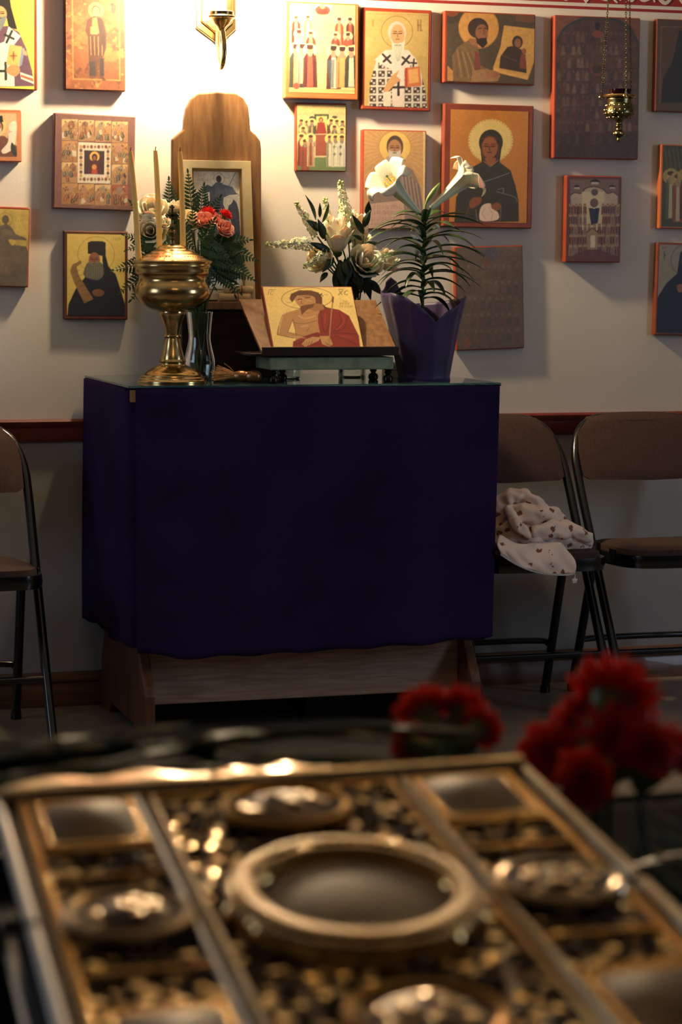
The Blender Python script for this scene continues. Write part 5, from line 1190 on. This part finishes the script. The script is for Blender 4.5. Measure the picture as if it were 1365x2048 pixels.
# ------------------------------------------------------------------ folding chairs
def chair(label, cx, cy=-.14, rz=0.0, group='folding chairs along the wall', W=.215):
    c = thing('folding_chair', label, 'chair', (cx, cy, 0), group, rot=(0, 0, rz))
    kx = W/.215; yb, zt_, yf = 0.0, .79, -.48
    def side(z): return yb+(yf-yb)*(1-z/zt_)
    pts = [(-W, side(0), 0.012)]+[(-W, side(z), z) for z in (.2, .45, .62)]+[(-W+.006, side(.69), .69), (-W+.03, side(.75), .75), (-W+.075, side(.782), .782), (-W+.13, side(.79), .79)]
    pts = pts+[(-x, y, z) for x, y, z in reversed(pts)]
    MB().tube(cr(pts, 4, False), .0125, 12).build('front_frame', m_black, c)
    MB().tube([(-W+.004, side(.17), .17), (W-.004, side(.17), .17)], .009, 10).build('front_crossbar', m_black, c)
    rl = [(-W+.028, -.165, .425), (-W+.026, -.09, .21), (-W+.024, -.02, .012)]
    MB().tube(rl, .0125, 12).build('rear_leg', m_black, c); MB().tube([(-x, y, z) for x, y, z in rl], .0125, 12).build('rear_leg', m_black, c)
    r2 = [(-W+.026, -.06, .130), (-W+.03, -.058, .146), (-W+.07, -.055, .158), (W-.07, -.055, .158), (W-.03, -.058, .146), (W-.026, -.06, .130)]
    MB().tube(cr(r2, 4, False), .009, 10).build('rear_crossbar', m_black, c)
    for s_ in (-1, 1):
        MB().lathe([(.014, 0), (.015, .004), (.014, .02), (.010, .022)], 12, (s_*W, side(0)+.006, 0)).build('rubber_foot', m_black, c); MB().lathe([(.014, 0), (.015, .004), (.014, .02), (.010, .022)], 12, (s_*(W-.024), -.02, 0)).build('rubber_foot', m_black, c)
        MB().box(s_*(W-.013)-.003, s_*(W-.013)+.003, -.34, -.30, .41, .45).build('hinge_plate', m_black, c, smooth=False, bevel=.002)
    # backrest pad following the frame
    o_ = [(-W+.012, .632), (-W+.012, .66), (-W+.012, .70), (-W+.022, .75), (-W+.065, .792), (-W+.13, .803), (0, .805)]
    o_ = o_+[(-x, z) for x, z in reversed(o_[:-1])]
    o_ += [(W-.03, .622), (0, .618), (-W+.03, .622)]
    b = MB(); f1 = [(x, side(z)-.014-.012*(1-(x/W)**2), z) for x, z in o_]; f0 = [(x, side(z)+.010-.012*(1-(x/W)**2), z) for x, z in o_]; k = len(o_)
    ce = [(x*.82, side(.7+(z-.7)*.8)-.022-.012*(1-(x/W)**2), .7+(z-.7)*.8) for x, z in o_]
    b.add(f0+f1+ce, [tuple(range(k-1, -1, -1))]+[(i, (i+1) % k, (i+1) % k+k, i+k) for i in range(k)]+[(i+k, (i+1) % k+k, (i+1) % k+2*k, i+2*k) for i in range(k)]+[tuple(range(2*k, 3*k))])
    b.build('backrest', m_vinyl, c, ang=50)
    # seat pan and pad
    so = [(x*kx, y) for x, y in [(-.19, -.10), (-.20, -.16), (-.205, -.34), (-.20, -.40), (-.175, -.445), (-.13, -.462), (0, -.468)]]
    so = cr(so+[(-x, y) for x, y in reversed(so[:-1])], 3, False)
    zs = lambda y: .432+.02*(-y-.1)/.37*.6
    b = MB(); k = len(so); b.add([(x, y, zs(y)-.034) for x, y in so]+[(x*1.01, y*1.005, zs(y)-.02) for x, y in so]+[(x, y, zs(y)) for x, y in so], [tuple(range(k-1, -1, -1))]+[(i, (i+1) % k, (i+1) % k+k, i+k) for i in range(k)]+[(i+k, (i+1) % k+k, (i+1) % k+2*k, i+2*k) for i in range(k)]+[tuple(range(2*k, 3*k))])
    b.build('seat_pan', m_black, c, ang=50)
    b = MB(); si = [(x*.95, -.28+(y+.28)*.94) for x, y in so]; s2 = [(x*.80, -.28+(y+.28)*.78) for x, y in so]
    b.add([(x, y, zs(y)) for x, y in si]+[(x, y, zs(y)+.014) for x, y in [(a*.985, -.28+(d+.28)*.985) for a, d in si]]+[(x, y, zs(y)+.022) for x, y in s2], [(i, (i+1) % k, (i+1) % k+k, i+k) for i in range(k)]+[(i+k, (i+1) % k+k, (i+1) % k+2*k, i+2*k) for i in range(k)]+[tuple(range(2*k, 3*k)), tuple(range(k-1, -1, -1))])
    b.build('seat', m_vinyl, c, ang=60)
    return c
chair('brown padded black folding chair with a floral jacket, beside the table', .648, W=.190)
chair('brown padded black folding chair at the right edge, seat empty', 1.088)
chair('black folding chair cut off by the left edge of the photo', -.905)

# ------------------------------------------------------------------ floral jacket on the chair
nt = m_jacket.node_tree; bs_ = nt.nodes['Principled BSDF']
tc = nt.nodes.new('ShaderNodeTexCoord'); vo = nt.nodes.new('ShaderNodeTexVoronoi'); vo.inputs['Scale'].default_value = 32; vo.inputs['Randomness'].default_value = .9
nn = nt.nodes.new('ShaderNodeTexNoise'); nn.inputs['Scale'].default_value = 130; nn.inputs['Detail'].default_value = 2
ad = nt.nodes.new('ShaderNodeMath'); ad.operation = 'MULTIPLY_ADD'; ad.inputs[1].default_value = .55; rp = nt.nodes.new('ShaderNodeValToRGB')
nt.links.new(tc.outputs['Object'], vo.inputs[0]); nt.links.new(tc.outputs['Object'], nn.inputs[0]); nt.links.new(nn.outputs['Fac'], ad.inputs[0]); nt.links.new(vo.outputs['Distance'], ad.inputs[2])
e = rp.color_ramp.elements; e[0].position = .50; e[0].color = tuple(lin((128, 78, 56)))+(1,); e[1].position = .54; e[1].color = tuple(lin((228, 204, 188)))+(1,)
nt.links.new(ad.outputs[0], rp.inputs[0]); nt.links.new(rp.outputs[0], bs_.inputs['Base Color'])
JY = -.50; JC = at(1085, 1085, JY); JC.z = .452
jk = thing('floral_jacket', 'crumpled cream jacket with brown floral print on the folding chair', 'jacket', JC)
def jp(px, py, dy=0.0): return at(px, py, JY+dy)-JC
def roll(name, pts, rad, mat=m_jacket, seed=1, n=18, fold=.22):
    r_ = random.Random(seed); P = [Vector(p) for p in pts]; P = [Vector(p) for p in cr([tuple(p) for p in P], 7, False)]; k = len(P)
    R_ = np.interp(np.linspace(0, 1, k), np.linspace(0, 1, len(rad)), rad); b = MB()
    b.tube(P, [float(x) for x in R_], n); ph = [r_.uniform(0, 6) for _ in range(6)]
    v2 = []
    for i, v in enumerate(b.v):
        ri, ji = i//n, i % n; c = P[ri]; d = Vector(v)-c; a = 2*PI*ji/n
        f = 1+fold*(math.sin(a*3+ri*.35+ph[0])*.5+math.sin(a*5-ri*.6+ph[1])*.35+math.sin(ri*1.1+a+ph[2])*.45)
        v2.append(tuple(c+d*f))
    b.v = v2
    o = b.build(name, mat, jk, ang=180, subd=2)
    tx = bpy.data.textures.get('crumple') or bpy.data.textures.new('crumple', 'CLOUDS'); tx.noise_scale = .036; tx.noise_depth = 1
    dm = o.modifiers.new('crumple', 'DISPLACE'); dm.texture = tx; dm.strength = .013; dm.mid_level = .5; dm.texture_coords = 'LOCAL'
    return o
for i_, (nm, pts, rad) in enumerate((('body', [jp(985, 1075), jp(1030, 1070, -.02), jp(1090, 1078, -.03), jp(1150, 1085, -.02), jp(1178, 1085, -.01)], [.030, .042, .044, .036, .016]),
                     ('hood', [jp(992, 1050, .03), jp(1004, 1010, .02), jp(1022, 993, .01), jp(1050, 994, .0), jp(1080, 1012, -.01), jp(1096, 1030, -.01)], [.034, .026, .022, .019, .021, .012]),
                     ('hood_lining', [jp(1022, 1034, -.01), jp(1060, 1030, -.03), jp(1100, 1034, -.02), jp(1128, 1042, -.01)], [.030, .034, .032, .014]),
                     ('sleeve', [jp(1060, 1066, -.06), jp(1095, 1062, -.06), jp(1130, 1062, -.05), jp(1160, 1070, -.04), jp(1184, 1082, -.03)], [.020, .026, .027, .024, .015]),
                     ('collar_fold', [jp(1018, 1015, -.04), jp(1026, 1035, -.06), jp(1040, 1055, -.07), jp(1062, 1074, -.07)], [.014, .015, .016, .010]),
                     ('sleeve_cuff', [jp(1120, 1052, -.05), jp(1150, 1064, -.06), jp(1182, 1074, -.05)], [.014, .019, .013]))):
    roll(nm, pts, rad, seed=i_+2)
top = [(1000, 1070), (1030, 1085), (1070, 1088), (1110, 1085), (1128, 1090)]; bot = [(1003, 1108), (1035, 1128), (1075, 1143), (1120, 1148), (1150, 1146)]; midl = [(997, 1092), (1030, 1110), (1072, 1120), (1118, 1120), (1150, 1118)]
rows = []
tp_ = cr([tuple(jp(x, y, -.10)) for x, y in top], 6, False); md = cr([tuple(jp(x, y, -.125)) for x, y in midl], 6, False); bt = cr([tuple(jp(x, y, -.128)) for x, y in bot], 6, False)
for i in range(len(tp_)):
    q = cr([tp_[i], md[i], bt[i]], 7, False); rows.append([(x, y+.008*math.sin(i*.55+j*.35)*(1-j/18)-.004*math.sin(i*1.1-j*.5)*math.sin(PI*j/14), z+.002*math.sin(i*.7)) for j, (x, y, z) in enumerate(q)])
MB().grid(rows).build('front_flap', m_jacket, jk, ang=180, solid=.004)
zp = MB()
for i in range(len(bt)*3-3):
    k = i//3; f = (i % 3)/3; p = Vector(bt[k]).lerp(Vector(bt[k+1]), f); zp.box(p.x-.0012, p.x+.0012, p.y-.004, p.y+.001, p.z-.004, p.z+.0005)
zp.build('zipper', M('zip_white', (206, 200, 194), .4), jk, smooth=False)
pl_ = Vector(bt[-1]); b = MB().tube([pl_, pl_+Vector((.001, -.002, -.008)), pl_+Vector((0, -.002, -.014))], .0012, 6)
for k in range(5):
    a = 2*PI*k/5+PI/2; b.ball((pl_.x+.0048*math.cos(a), pl_.y-.002, pl_.z-.020+.0048*math.sin(a)), .0036, 8, 5, (1, .5, 1))
b.ball((pl_.x, pl_.y-.003, pl_.z-.020), .0028, 8, 5).build('zipper_pull', M('pull_white', (216, 210, 200), .4), jk)
# ------------------------------------------------------------------ foreground stand with the metal-bound book
BA = Vector((-1.49991992, -5.26170035, 0.97139125)); bxv = Vector((0.99797359, -0.06033692, 0.02020326)).normalized(); bn = Vector((-0.02521136, -0.08342968, 0.9961947)).normalized(); byv = bn.cross(bxv)
BM = Matrix((bxv, byv, bn)).transposed().to_4x4(); BM.translation = BA
BW, BL_ = .237, .314
bk = thing('metal_bound_book', 'large book with ornate gilded metal cover lying in the foreground', 'book'); bk.matrix_world = BM
MB().box(.002, BW-.002, -BL_+.002, -.002, -.006, -.001).build('cover_plate', m_gdark, bk, smooth=False, bevel=.001)
MB().box(.006, BW-.006, -BL_+.006, -.006, -.046, -.006).build('page_block', m_navy, bk, smooth=False, bevel=.004)
MB().box(-.004, BW+.004, -BL_-.004, .004, -.054, -.046).build('back_cover', m_bsilver, bk, smooth=False, bevel=.003)
def bar(name, pts, r, mat, parent=bk, n=10, flat=1.0):
    b = MB().tube(pts, r, n); 
    if flat != 1.0: b.v = [(x, y, z*flat) for x, y, z in b.v]
    return b.build(name, mat, parent)
# smooth outer rim, split by hinges, with beaded inner border
for (p0, p1) in (((0, -.150), (0, -.002)), ((0, -BL_), (0, -.156)), ((BW, -.150), (BW, -.002)), ((BW, -BL_), (BW, -.156))):
    bar('side_rim', [(p0[0], p0[1], -.0005), (p1[0], p1[1], -.0005)], .0036, m_bsilver if p0[0] == 0 else m_golds)
for y in (0, -BL_): bar('end_rim', [(0, y, .001), (BW, y, .001)], .0048, m_golds)
def beads(pts, r, name, mat=m_gold, parent=bk, sp=1.9):
    b = MB(); 
    for i in range(len(pts)-1):
        A, B = Vector(pts[i]), Vector(pts[i+1]); n = max(int((B-A).length/(r*sp)), 1)
        for k in range(n): 
            p = A.lerp(B, k/n); b.ball((p.x, p.y, p.z), r*1.1, 14, 8, (1, 1, .36))
    return b.build(name, mat, parent)
e_ = .0095
beads([(e_, -BL_+e_, .001), (e_, -e_, .001), (BW-e_, -e_, .001), (BW-e_, -BL_+e_, .001), (e_, -BL_+e_, .001)], .0026, 'beaded_border')
# column mouldings
for x in (.062, .175):
    for dx, m_ in ((-.0032, m_bsilver if x < .1 else m_gold), (.0032, m_golds)): bar('moulding', [(x+dx, -BL_+.012, .002), (x+dx, -.012, .001)], .0018, m_)
for x0, x1 in ((.012, .058), (.179, .225)):
    for y in (-.076, -.108, -.206, -.238): bar('moulding', [(x0, y, .0015), (x1, y, .0015)], .0020, m_gold)
# corner plaques
for x0, x1 in ((.015, .054), (.183, .222)):
    for y0, y1 in ((-.070, -.016), (-.298, -.244)):
        P = MB(); cxp, cyp = (x0+x1)/2, (y0+y1)/2
        rows = []
        for i in range(9):
            u = i/8; rows.append([(x0+(x1-x0)*u, y0+(y1-y0)*v, .003+.006*math.sin(PI*u)*math.sin(PI*v)) for v in [j/8 for j in range(9)]])
        P.grid(rows).build('corner_plaque', m_oval, bk)
        beads([(x0, y0, .003), (x0, y1, .003), (x1, y1, .003), (x1, y0, .003), (x0, y0, .003)], .0022, 'plaque_border', m_gold)
# side medallions
for x in (.0345, .2025):
    for y in (-.157,):
        MB().lathe([(.0225, .0), (.022, .003), (.012, .007), (.001, .008)], 36, (x, y, 0)).build('medallion', m_gdark, bk)
        MB().ring((x, y, .004), .0225, .0030, 40, 8).build('medallion_ring', m_golds, bk)
for (x, y) in ((.118, -.045), (.118, -.270)):
    o = MB().lathe([(.026, .0), (.025, .003), (.013, .007), (.001, .0085)], 36, (x, y, 0)); o.build('medallion', m_gdark, bk)
    MB().ring((x, y, .004), .026, .0030, 40, 8).build('medallion_ring', m_gold, bk)
# central oval with scalloped pearl frame
cx0, cy0 = .121, -.157
ov = MB(); rows = []
for i in range(11):
    v = i/10; rows.append([(cx0+.036*v*math.cos(a), cy0+.043*v*math.sin(a), .004+.004*(1-v*v)) for a in [2*PI*j/48 for j in range(48)]])
ov.grid(rows, close_v=True).build('oval_plaque', m_oval, bk)
fr_ = []
for (k, z) in ((1.0, .004), (1.05, .0075), (1.14, .009), (1.26, .008), (1.34, .004), (1.38, .0)):
    fr_.append([(cx0+(.036*k+(.0022 if k > 1.1 else 0)*math.cos(a*12))*math.cos(a), cy0+(.043*k+(.0022 if k > 1.1 else 0)*math.cos(a*12))*math.sin(a), z) for a in [2*PI*j/144 for j in range(144)]])
MB().grid(fr_, close_v=True).build('oval_frame', m_gold, bk, ang=180)
for kk, zz2, rr2 in ((1.08, .0088, .0020), (1.19, .0098, .0026), (1.30, .0072, .0022)):
    beads([(cx0+.036*kk*math.cos(a), cy0+.043*kk*math.sin(a), zz2) for a in [2*PI*j/60 for j in range(61)]], rr2, 'oval_pearls', m_golds)
# repousse scrolls and bosses filling the field
def boss(b, x, y, z, a, s_):          # shallow domed boss, shaped and tilted to glint from the wall lamp
    q = MB().ball((x, y, z), a, 20, 14, (1, 1, s_)); tx, ty = r5.gauss(0, .07), r5.gauss(-.10, .07)
    q.v = [(vx, vy, vz+tx*(vx-x)+ty*(vy-y)) for vx, vy, vz in q.v]; b.add(q.v, q.f)
r5 = random.Random(11); fld = MB(); bos = MB(); spk = MB()
def free(x, y, m_=.0):
    if ((x-cx0)/(.050+m_))**2+((y-cy0)/(.060+m_))**2 < 1: return False
    for mx, my, mr in ((.0345, -.157, .027), (.2025, -.157, .027), (.118, -.045, .030), (.118, -.270, .030)):
        if math.hypot(x-mx, y-my) < mr+m_: return False
    for x0, x1 in ((.013, .056), (.181, .224)):
        for y0, y1 in ((-.072, -.014), (-.300, -.242)):
            if x0-m_ < x < x1+m_ and y0-m_ < y < y1+m_: return False
    return abs(x-.062) > .006+m_ and abs(x-.175) > .006+m_ and .013+m_ < x < BW-.013-m_ and -BL_+.013+m_ < y < -.013-m_
pl5 = []
for k in range(9000):
    x, y = r5.uniform(.012, BW-.012), r5.uniform(-BL_+.012, -.012)
    if not free(x, y): continue
    R_ = r5.uniform(.0024, .0042)
    if any((x-a)**2+(y-c)**2 < (R_+d)**2*.9 for a, c, d in pl5): continue
    pl5.append((x, y, R_))
    if len(pl5) % 5 < 2:
        a0 = r5.uniform(0, 6); pts = [(x+R_*(1-.07*i)*math.cos(a0+i*.62), y+R_*(1-.07*i)*math.sin(a0+i*.62), .0005+.0002*i) for i in range(11)]
        fld.tube(pts, [.0011]*9+[.0016, .001], 6); bos.ball((x, y, .0), R_*.5, 10, 6, (1, 1, .45))
    else: boss(spk, x, y, .0008, R_*.9, r5.uniform(.06, .15))
o = spk.build('glint_bosses', m_spark, bk); o['kind'] = 'stuff'; o = fld.build('scrollwork', m_gdark, bk); o['kind'] = 'stuff'; o = bos.build('bosses', m_gold, bk); o['kind'] = 'stuff'
for (mx, my, mr) in ((.0345, -.157, .020), (.2025, -.157, .020), (.118, -.045, .023), (.118, -.270, .023)):
    b = MB()
    for k in range(22):
        a = r5.uniform(0, 6.3); r = mr*math.sqrt(r5.random())*.92; boss(b, mx+r*math.cos(a), my+r*math.sin(a), .0075*(1-(r/mr)**2)+.0018, r5.uniform(.0024, .0040), .22)
    b.build('relief', m_golds, bk)
for k in range(20):   # small relief in the oval rim corners
    a = 2*PI*k/20; x, y = cx0+.0535*math.cos(a), cy0+.064*math.sin(a)
# metal plates added at the far edge, sloped to mirror the bright wall
for (x0, x1, w_) in ((.002, .098, .024), (.094, .150, .018)):
    b = MB(); rows = []
    for i in range(21):
        u = i/20; ww = w_*math.sin(PI*(.05+.90*u))**.45*(1+.06*math.sin(u*23)); x = x0+(x1-x0)*u
        rows.append([(x, .002+ww*q, .0045-.105*ww*q-.0012*math.sin(u*14+q*2)*q-.9*ww*max(0, q-.85)) for q in (0, .2, .4, .6, .8, .9, 1.0)])
    b.grid(rows).build('edge_plate', m_golds, bk, solid=.001)

# stand beneath: cloth-covered sloping desk
sd = thing('book_stand', 'dark cloth covered sloping stand under the metal bound book', 'stand'); sd.matrix_world = BM
rows = []
sx0, sx1, sy0, sy1 = -.16, .42, -.50, .115
def top_z(x, y): return -.055
for i in range(31):
    v = i/30; row = []
    for j in range(25):
        u = j/24; row.append((sx0+(sx1-sx0)*u, sy0+(sy1-sy0)*v, -.0555+.0012*math.sin(u*17+v*9)-.0012))
    rows.append(row)
MB().grid(rows).build('top_cloth', m_dcloth, sd, solid=.001)
MB().box(sx0+.004, sx1-.004, sy0+.004, sy1-.004, -.09, -.059).build('desk_top', m_darkwood, sd, smooth=False, bevel=.003)
sk_ = MB(); per = [(sx0, sy0), (sx1, sy0), (sx1, sy1), (sx0, sy1)]; ring_ = []
for k in range(4):
    a_, b__ = per[k], per[(k+1) % 4]
    for i in range(24): ring_.append((a_[0]+(b__[0]-a_[0])*i/24, a_[1]+(b__[1]-a_[1])*i/24))
def zfl(x, y): # distance to floor along local -z
    p = BM @ Vector((x, y, 0)); return -(p.z-.02)/bn.z
rows = []
for i in range(12):
    t_ = i/11; rows.append([(x+(.006*math.sin(j*.9)*t_), y+(.006*math.cos(j*1.1)*t_), -.056+(zfl(x, y)+.056)*t_) for j, (x, y) in enumerate(ring_)])
sk_.grid(rows, close_v=True).build('side_cloth', m_dcloth, sd, solid=.001)

# ------------------------------------------------------------------ carnations lying around the book
def wpt(x, y, z): return BM @ Vector((x, y, z))
def dpt(px, py, d): r_ = ray(px, py); return CAM_POS+r_*(d/1.0)
def fg(label, px, py, d, R, facecam, seed, tail):
    P = dpt(px, py, d); f = CR*facecam[0]+CU*facecam[1]+CF*facecam[2]
    sp_ = [wpt(*t_) for t_ in tail]
    return carnation(label, 0, 0, 0, 0, None, 0, f, 'red carnations lying around the metal bound book', sp_, P, R, 1.15, seed)
LB = 'red carnation %s'
zt0 = -.050
fg(LB % 'upper left of the small group by the table leg', 842, 1412, 1.16, .0155, (-.35, .75, .55), 11, [(.16, .06, zt0), (.13, .02, zt0)])
fg(LB % 'upright in the middle of the small group', 925, 1408, 1.17, .0150, (.25, .80, .5), 12, [(.20, .055, zt0), (.18, .02, zt0)])
fg(LB % 'rightmost of the small group beside the table leg', 968, 1452, 1.15, .0125, (.6, .3, .6), 13, [(.19, .05, zt0), (.15, .02, zt0)])
fg(LB % 'lowest and half hidden in the small group', 815, 1488, 1.13, .0115, (-.6, .1, .6), 14, [(.15, .05, zt0), (.18, .02, zt0)])
fg(LB % 'largest and topmost of the big cluster at right', 1235, 1375, 1.08, .0225, (.35, .75, .45), 15, [(.245, .01, zt0), (.25, -.06, zt0)])
fg(LB % 'leaning left in the big cluster under the chair legs', 1150, 1432, 1.09, .0155, (-.5, .6, .5), 16, [(.25, .0, zt0), (.255, -.06, zt0)])
fg(LB % 'low at the far right corner of the book', 1098, 1500, 1.07, .0165, (-.3, .3, -.6), 17, [(.26, .01, zt0), (.28, -.06, zt0)])
fg(LB % 'in the middle of the big cluster', 1225, 1465, 1.06, .0185, (-.2, .5, -.6), 18, [(.265, .0, zt0), (.29, -.08, zt0)])
fg(LB % 'dark and lowest of the big cluster beside the book', 1165, 1560, 1.02, .0145, (-.4, -.1, -.7), 19, [(.27, -.02, zt0), (.29, -.10, zt0)])
fg(LB % 'at the right of the big cluster', 1305, 1490, 1.05, .0165, (.4, .4, -.5), 20, [(.28, -.01, zt0), (.30, -.09, zt0)])
fg(LB % 'cut by the right edge of the photo', 1362, 1500, 1.07, .016, (.5, .5, -.3), 21, [(.30, -.01, zt0), (.31, -.09, zt0)])
fg(LB % 'tucked behind the largest one of the big cluster', 1190, 1400, 1.12, .014, (-.2, .8, .3), 22, [(.25, .02, zt0), (.25, -.05, zt0)])
# stems with narrow leaves lying along the far edge
r6 = random.Random(5)
for k in range(26):
    t = thing('flower_stem', 'green carnation stem in the pile behind the metal bound book', 'flower stem', wpt(0, 0, 0), 'carnation stems behind the book')
    t.matrix_world = BM; y0 = .026+.085*r6.random(); z_ = -.050+.046*(k/25); xa = -.17+r6.uniform(-.02, .16); xb = xa+r6.uniform(.20, .32)
    pts = cr([(xa+(xb-xa)*i/5, y0+r6.uniform(-.010, .010), z_+r6.uniform(-.003, .003)) for i in range(6)], 4, False)
    MB().tube(pts, .0022, 7).build('stalk', m_dleaf if k % 3 else m_stem, t)
    for i in range(2, len(pts)-2, 3):
        b = MB(); p = Vector(pts[i]); d = Vector((r6.choice((-1, 1))*.9, r6.uniform(-.4, .4), r6.uniform(-.1, .25))); leaflet(b, p, d, (0, r6.uniform(-.6, 0), 1), r6.uniform(.04, .07), r6.uniform(.003, .0055)); b.build('leaf', m_dleaf, t, solid=.0004)
for k in range(9):
    t = thing('flower_stem', 'carnation stem with narrow leaves lying along the right side of the book', 'flower stem', wpt(0, 0, 0), 'carnation stems right of the book')
    t.matrix_world = BM; x0_ = BW+.016+.014*k; z_ = -.052+.004*(k % 3)
    pts = cr([(x0_+r6.uniform(-.006, .006)+.012*i, .02-.055*i, z_+.002*math.sin(i+k)) for i in range(6)], 4, False)
    MB().tube(pts, .0020, 7).build('stalk', m_stem, t)
    for i in range(3, len(pts)-2, 4):
        b = MB(); p = Vector(pts[i]); leaflet(b, p, (r6.uniform(-.7, .7), r6.choice((-1, 1))*.7, .45), (0, 0, 1), r6.uniform(.03, .05), .003); b.build('leaf', m_dleaf, t, solid=.0004)

# ------------------------------------------------------------------ chandelier over the nave (behind the viewer's side)
ch = thing('chandelier', 'brass ring chandelier with small lit bulbs over the room', 'chandelier', (-.6, -3.6, 2.62))
MB().ring((0, 0, 0), .34, .012, 48, 8).build('ring', m_brass, ch)
MB().tube([(0, 0, .02), (0, 0, ZC-2.62)], .006, 8).build('rod', m_brass, ch)
for k in range(3):
    a = 2*PI*k/3; MB().tube([(.34*math.cos(a), .34*math.sin(a), 0), (0, 0, .16)], .004, 6).build('spoke', m_brass, ch)
m_cb = M('chandelier_bulb', (255, 208, 140), .4, emis=CHANDELIER_STRENGTH)
for k in range(8):
    a = 2*PI*k/8+.2; x, y = .34*math.cos(a), .34*math.sin(a)
    MB().lathe([(.009, .0), (.012, .008), (.008, .012), (.008, .05), (.001, .05)], 12, (x, y, 0)).build('candle_sleeve', M('sleeve_ivory', (230, 220, 196), .5), ch)
    MB().lathe([(.006, .05), (.013, .062), (.015, .074), (.010, .092), (.003, .106), (.001, .108)], 12, (x, y, 0)).build('bulb', m_cb, ch)
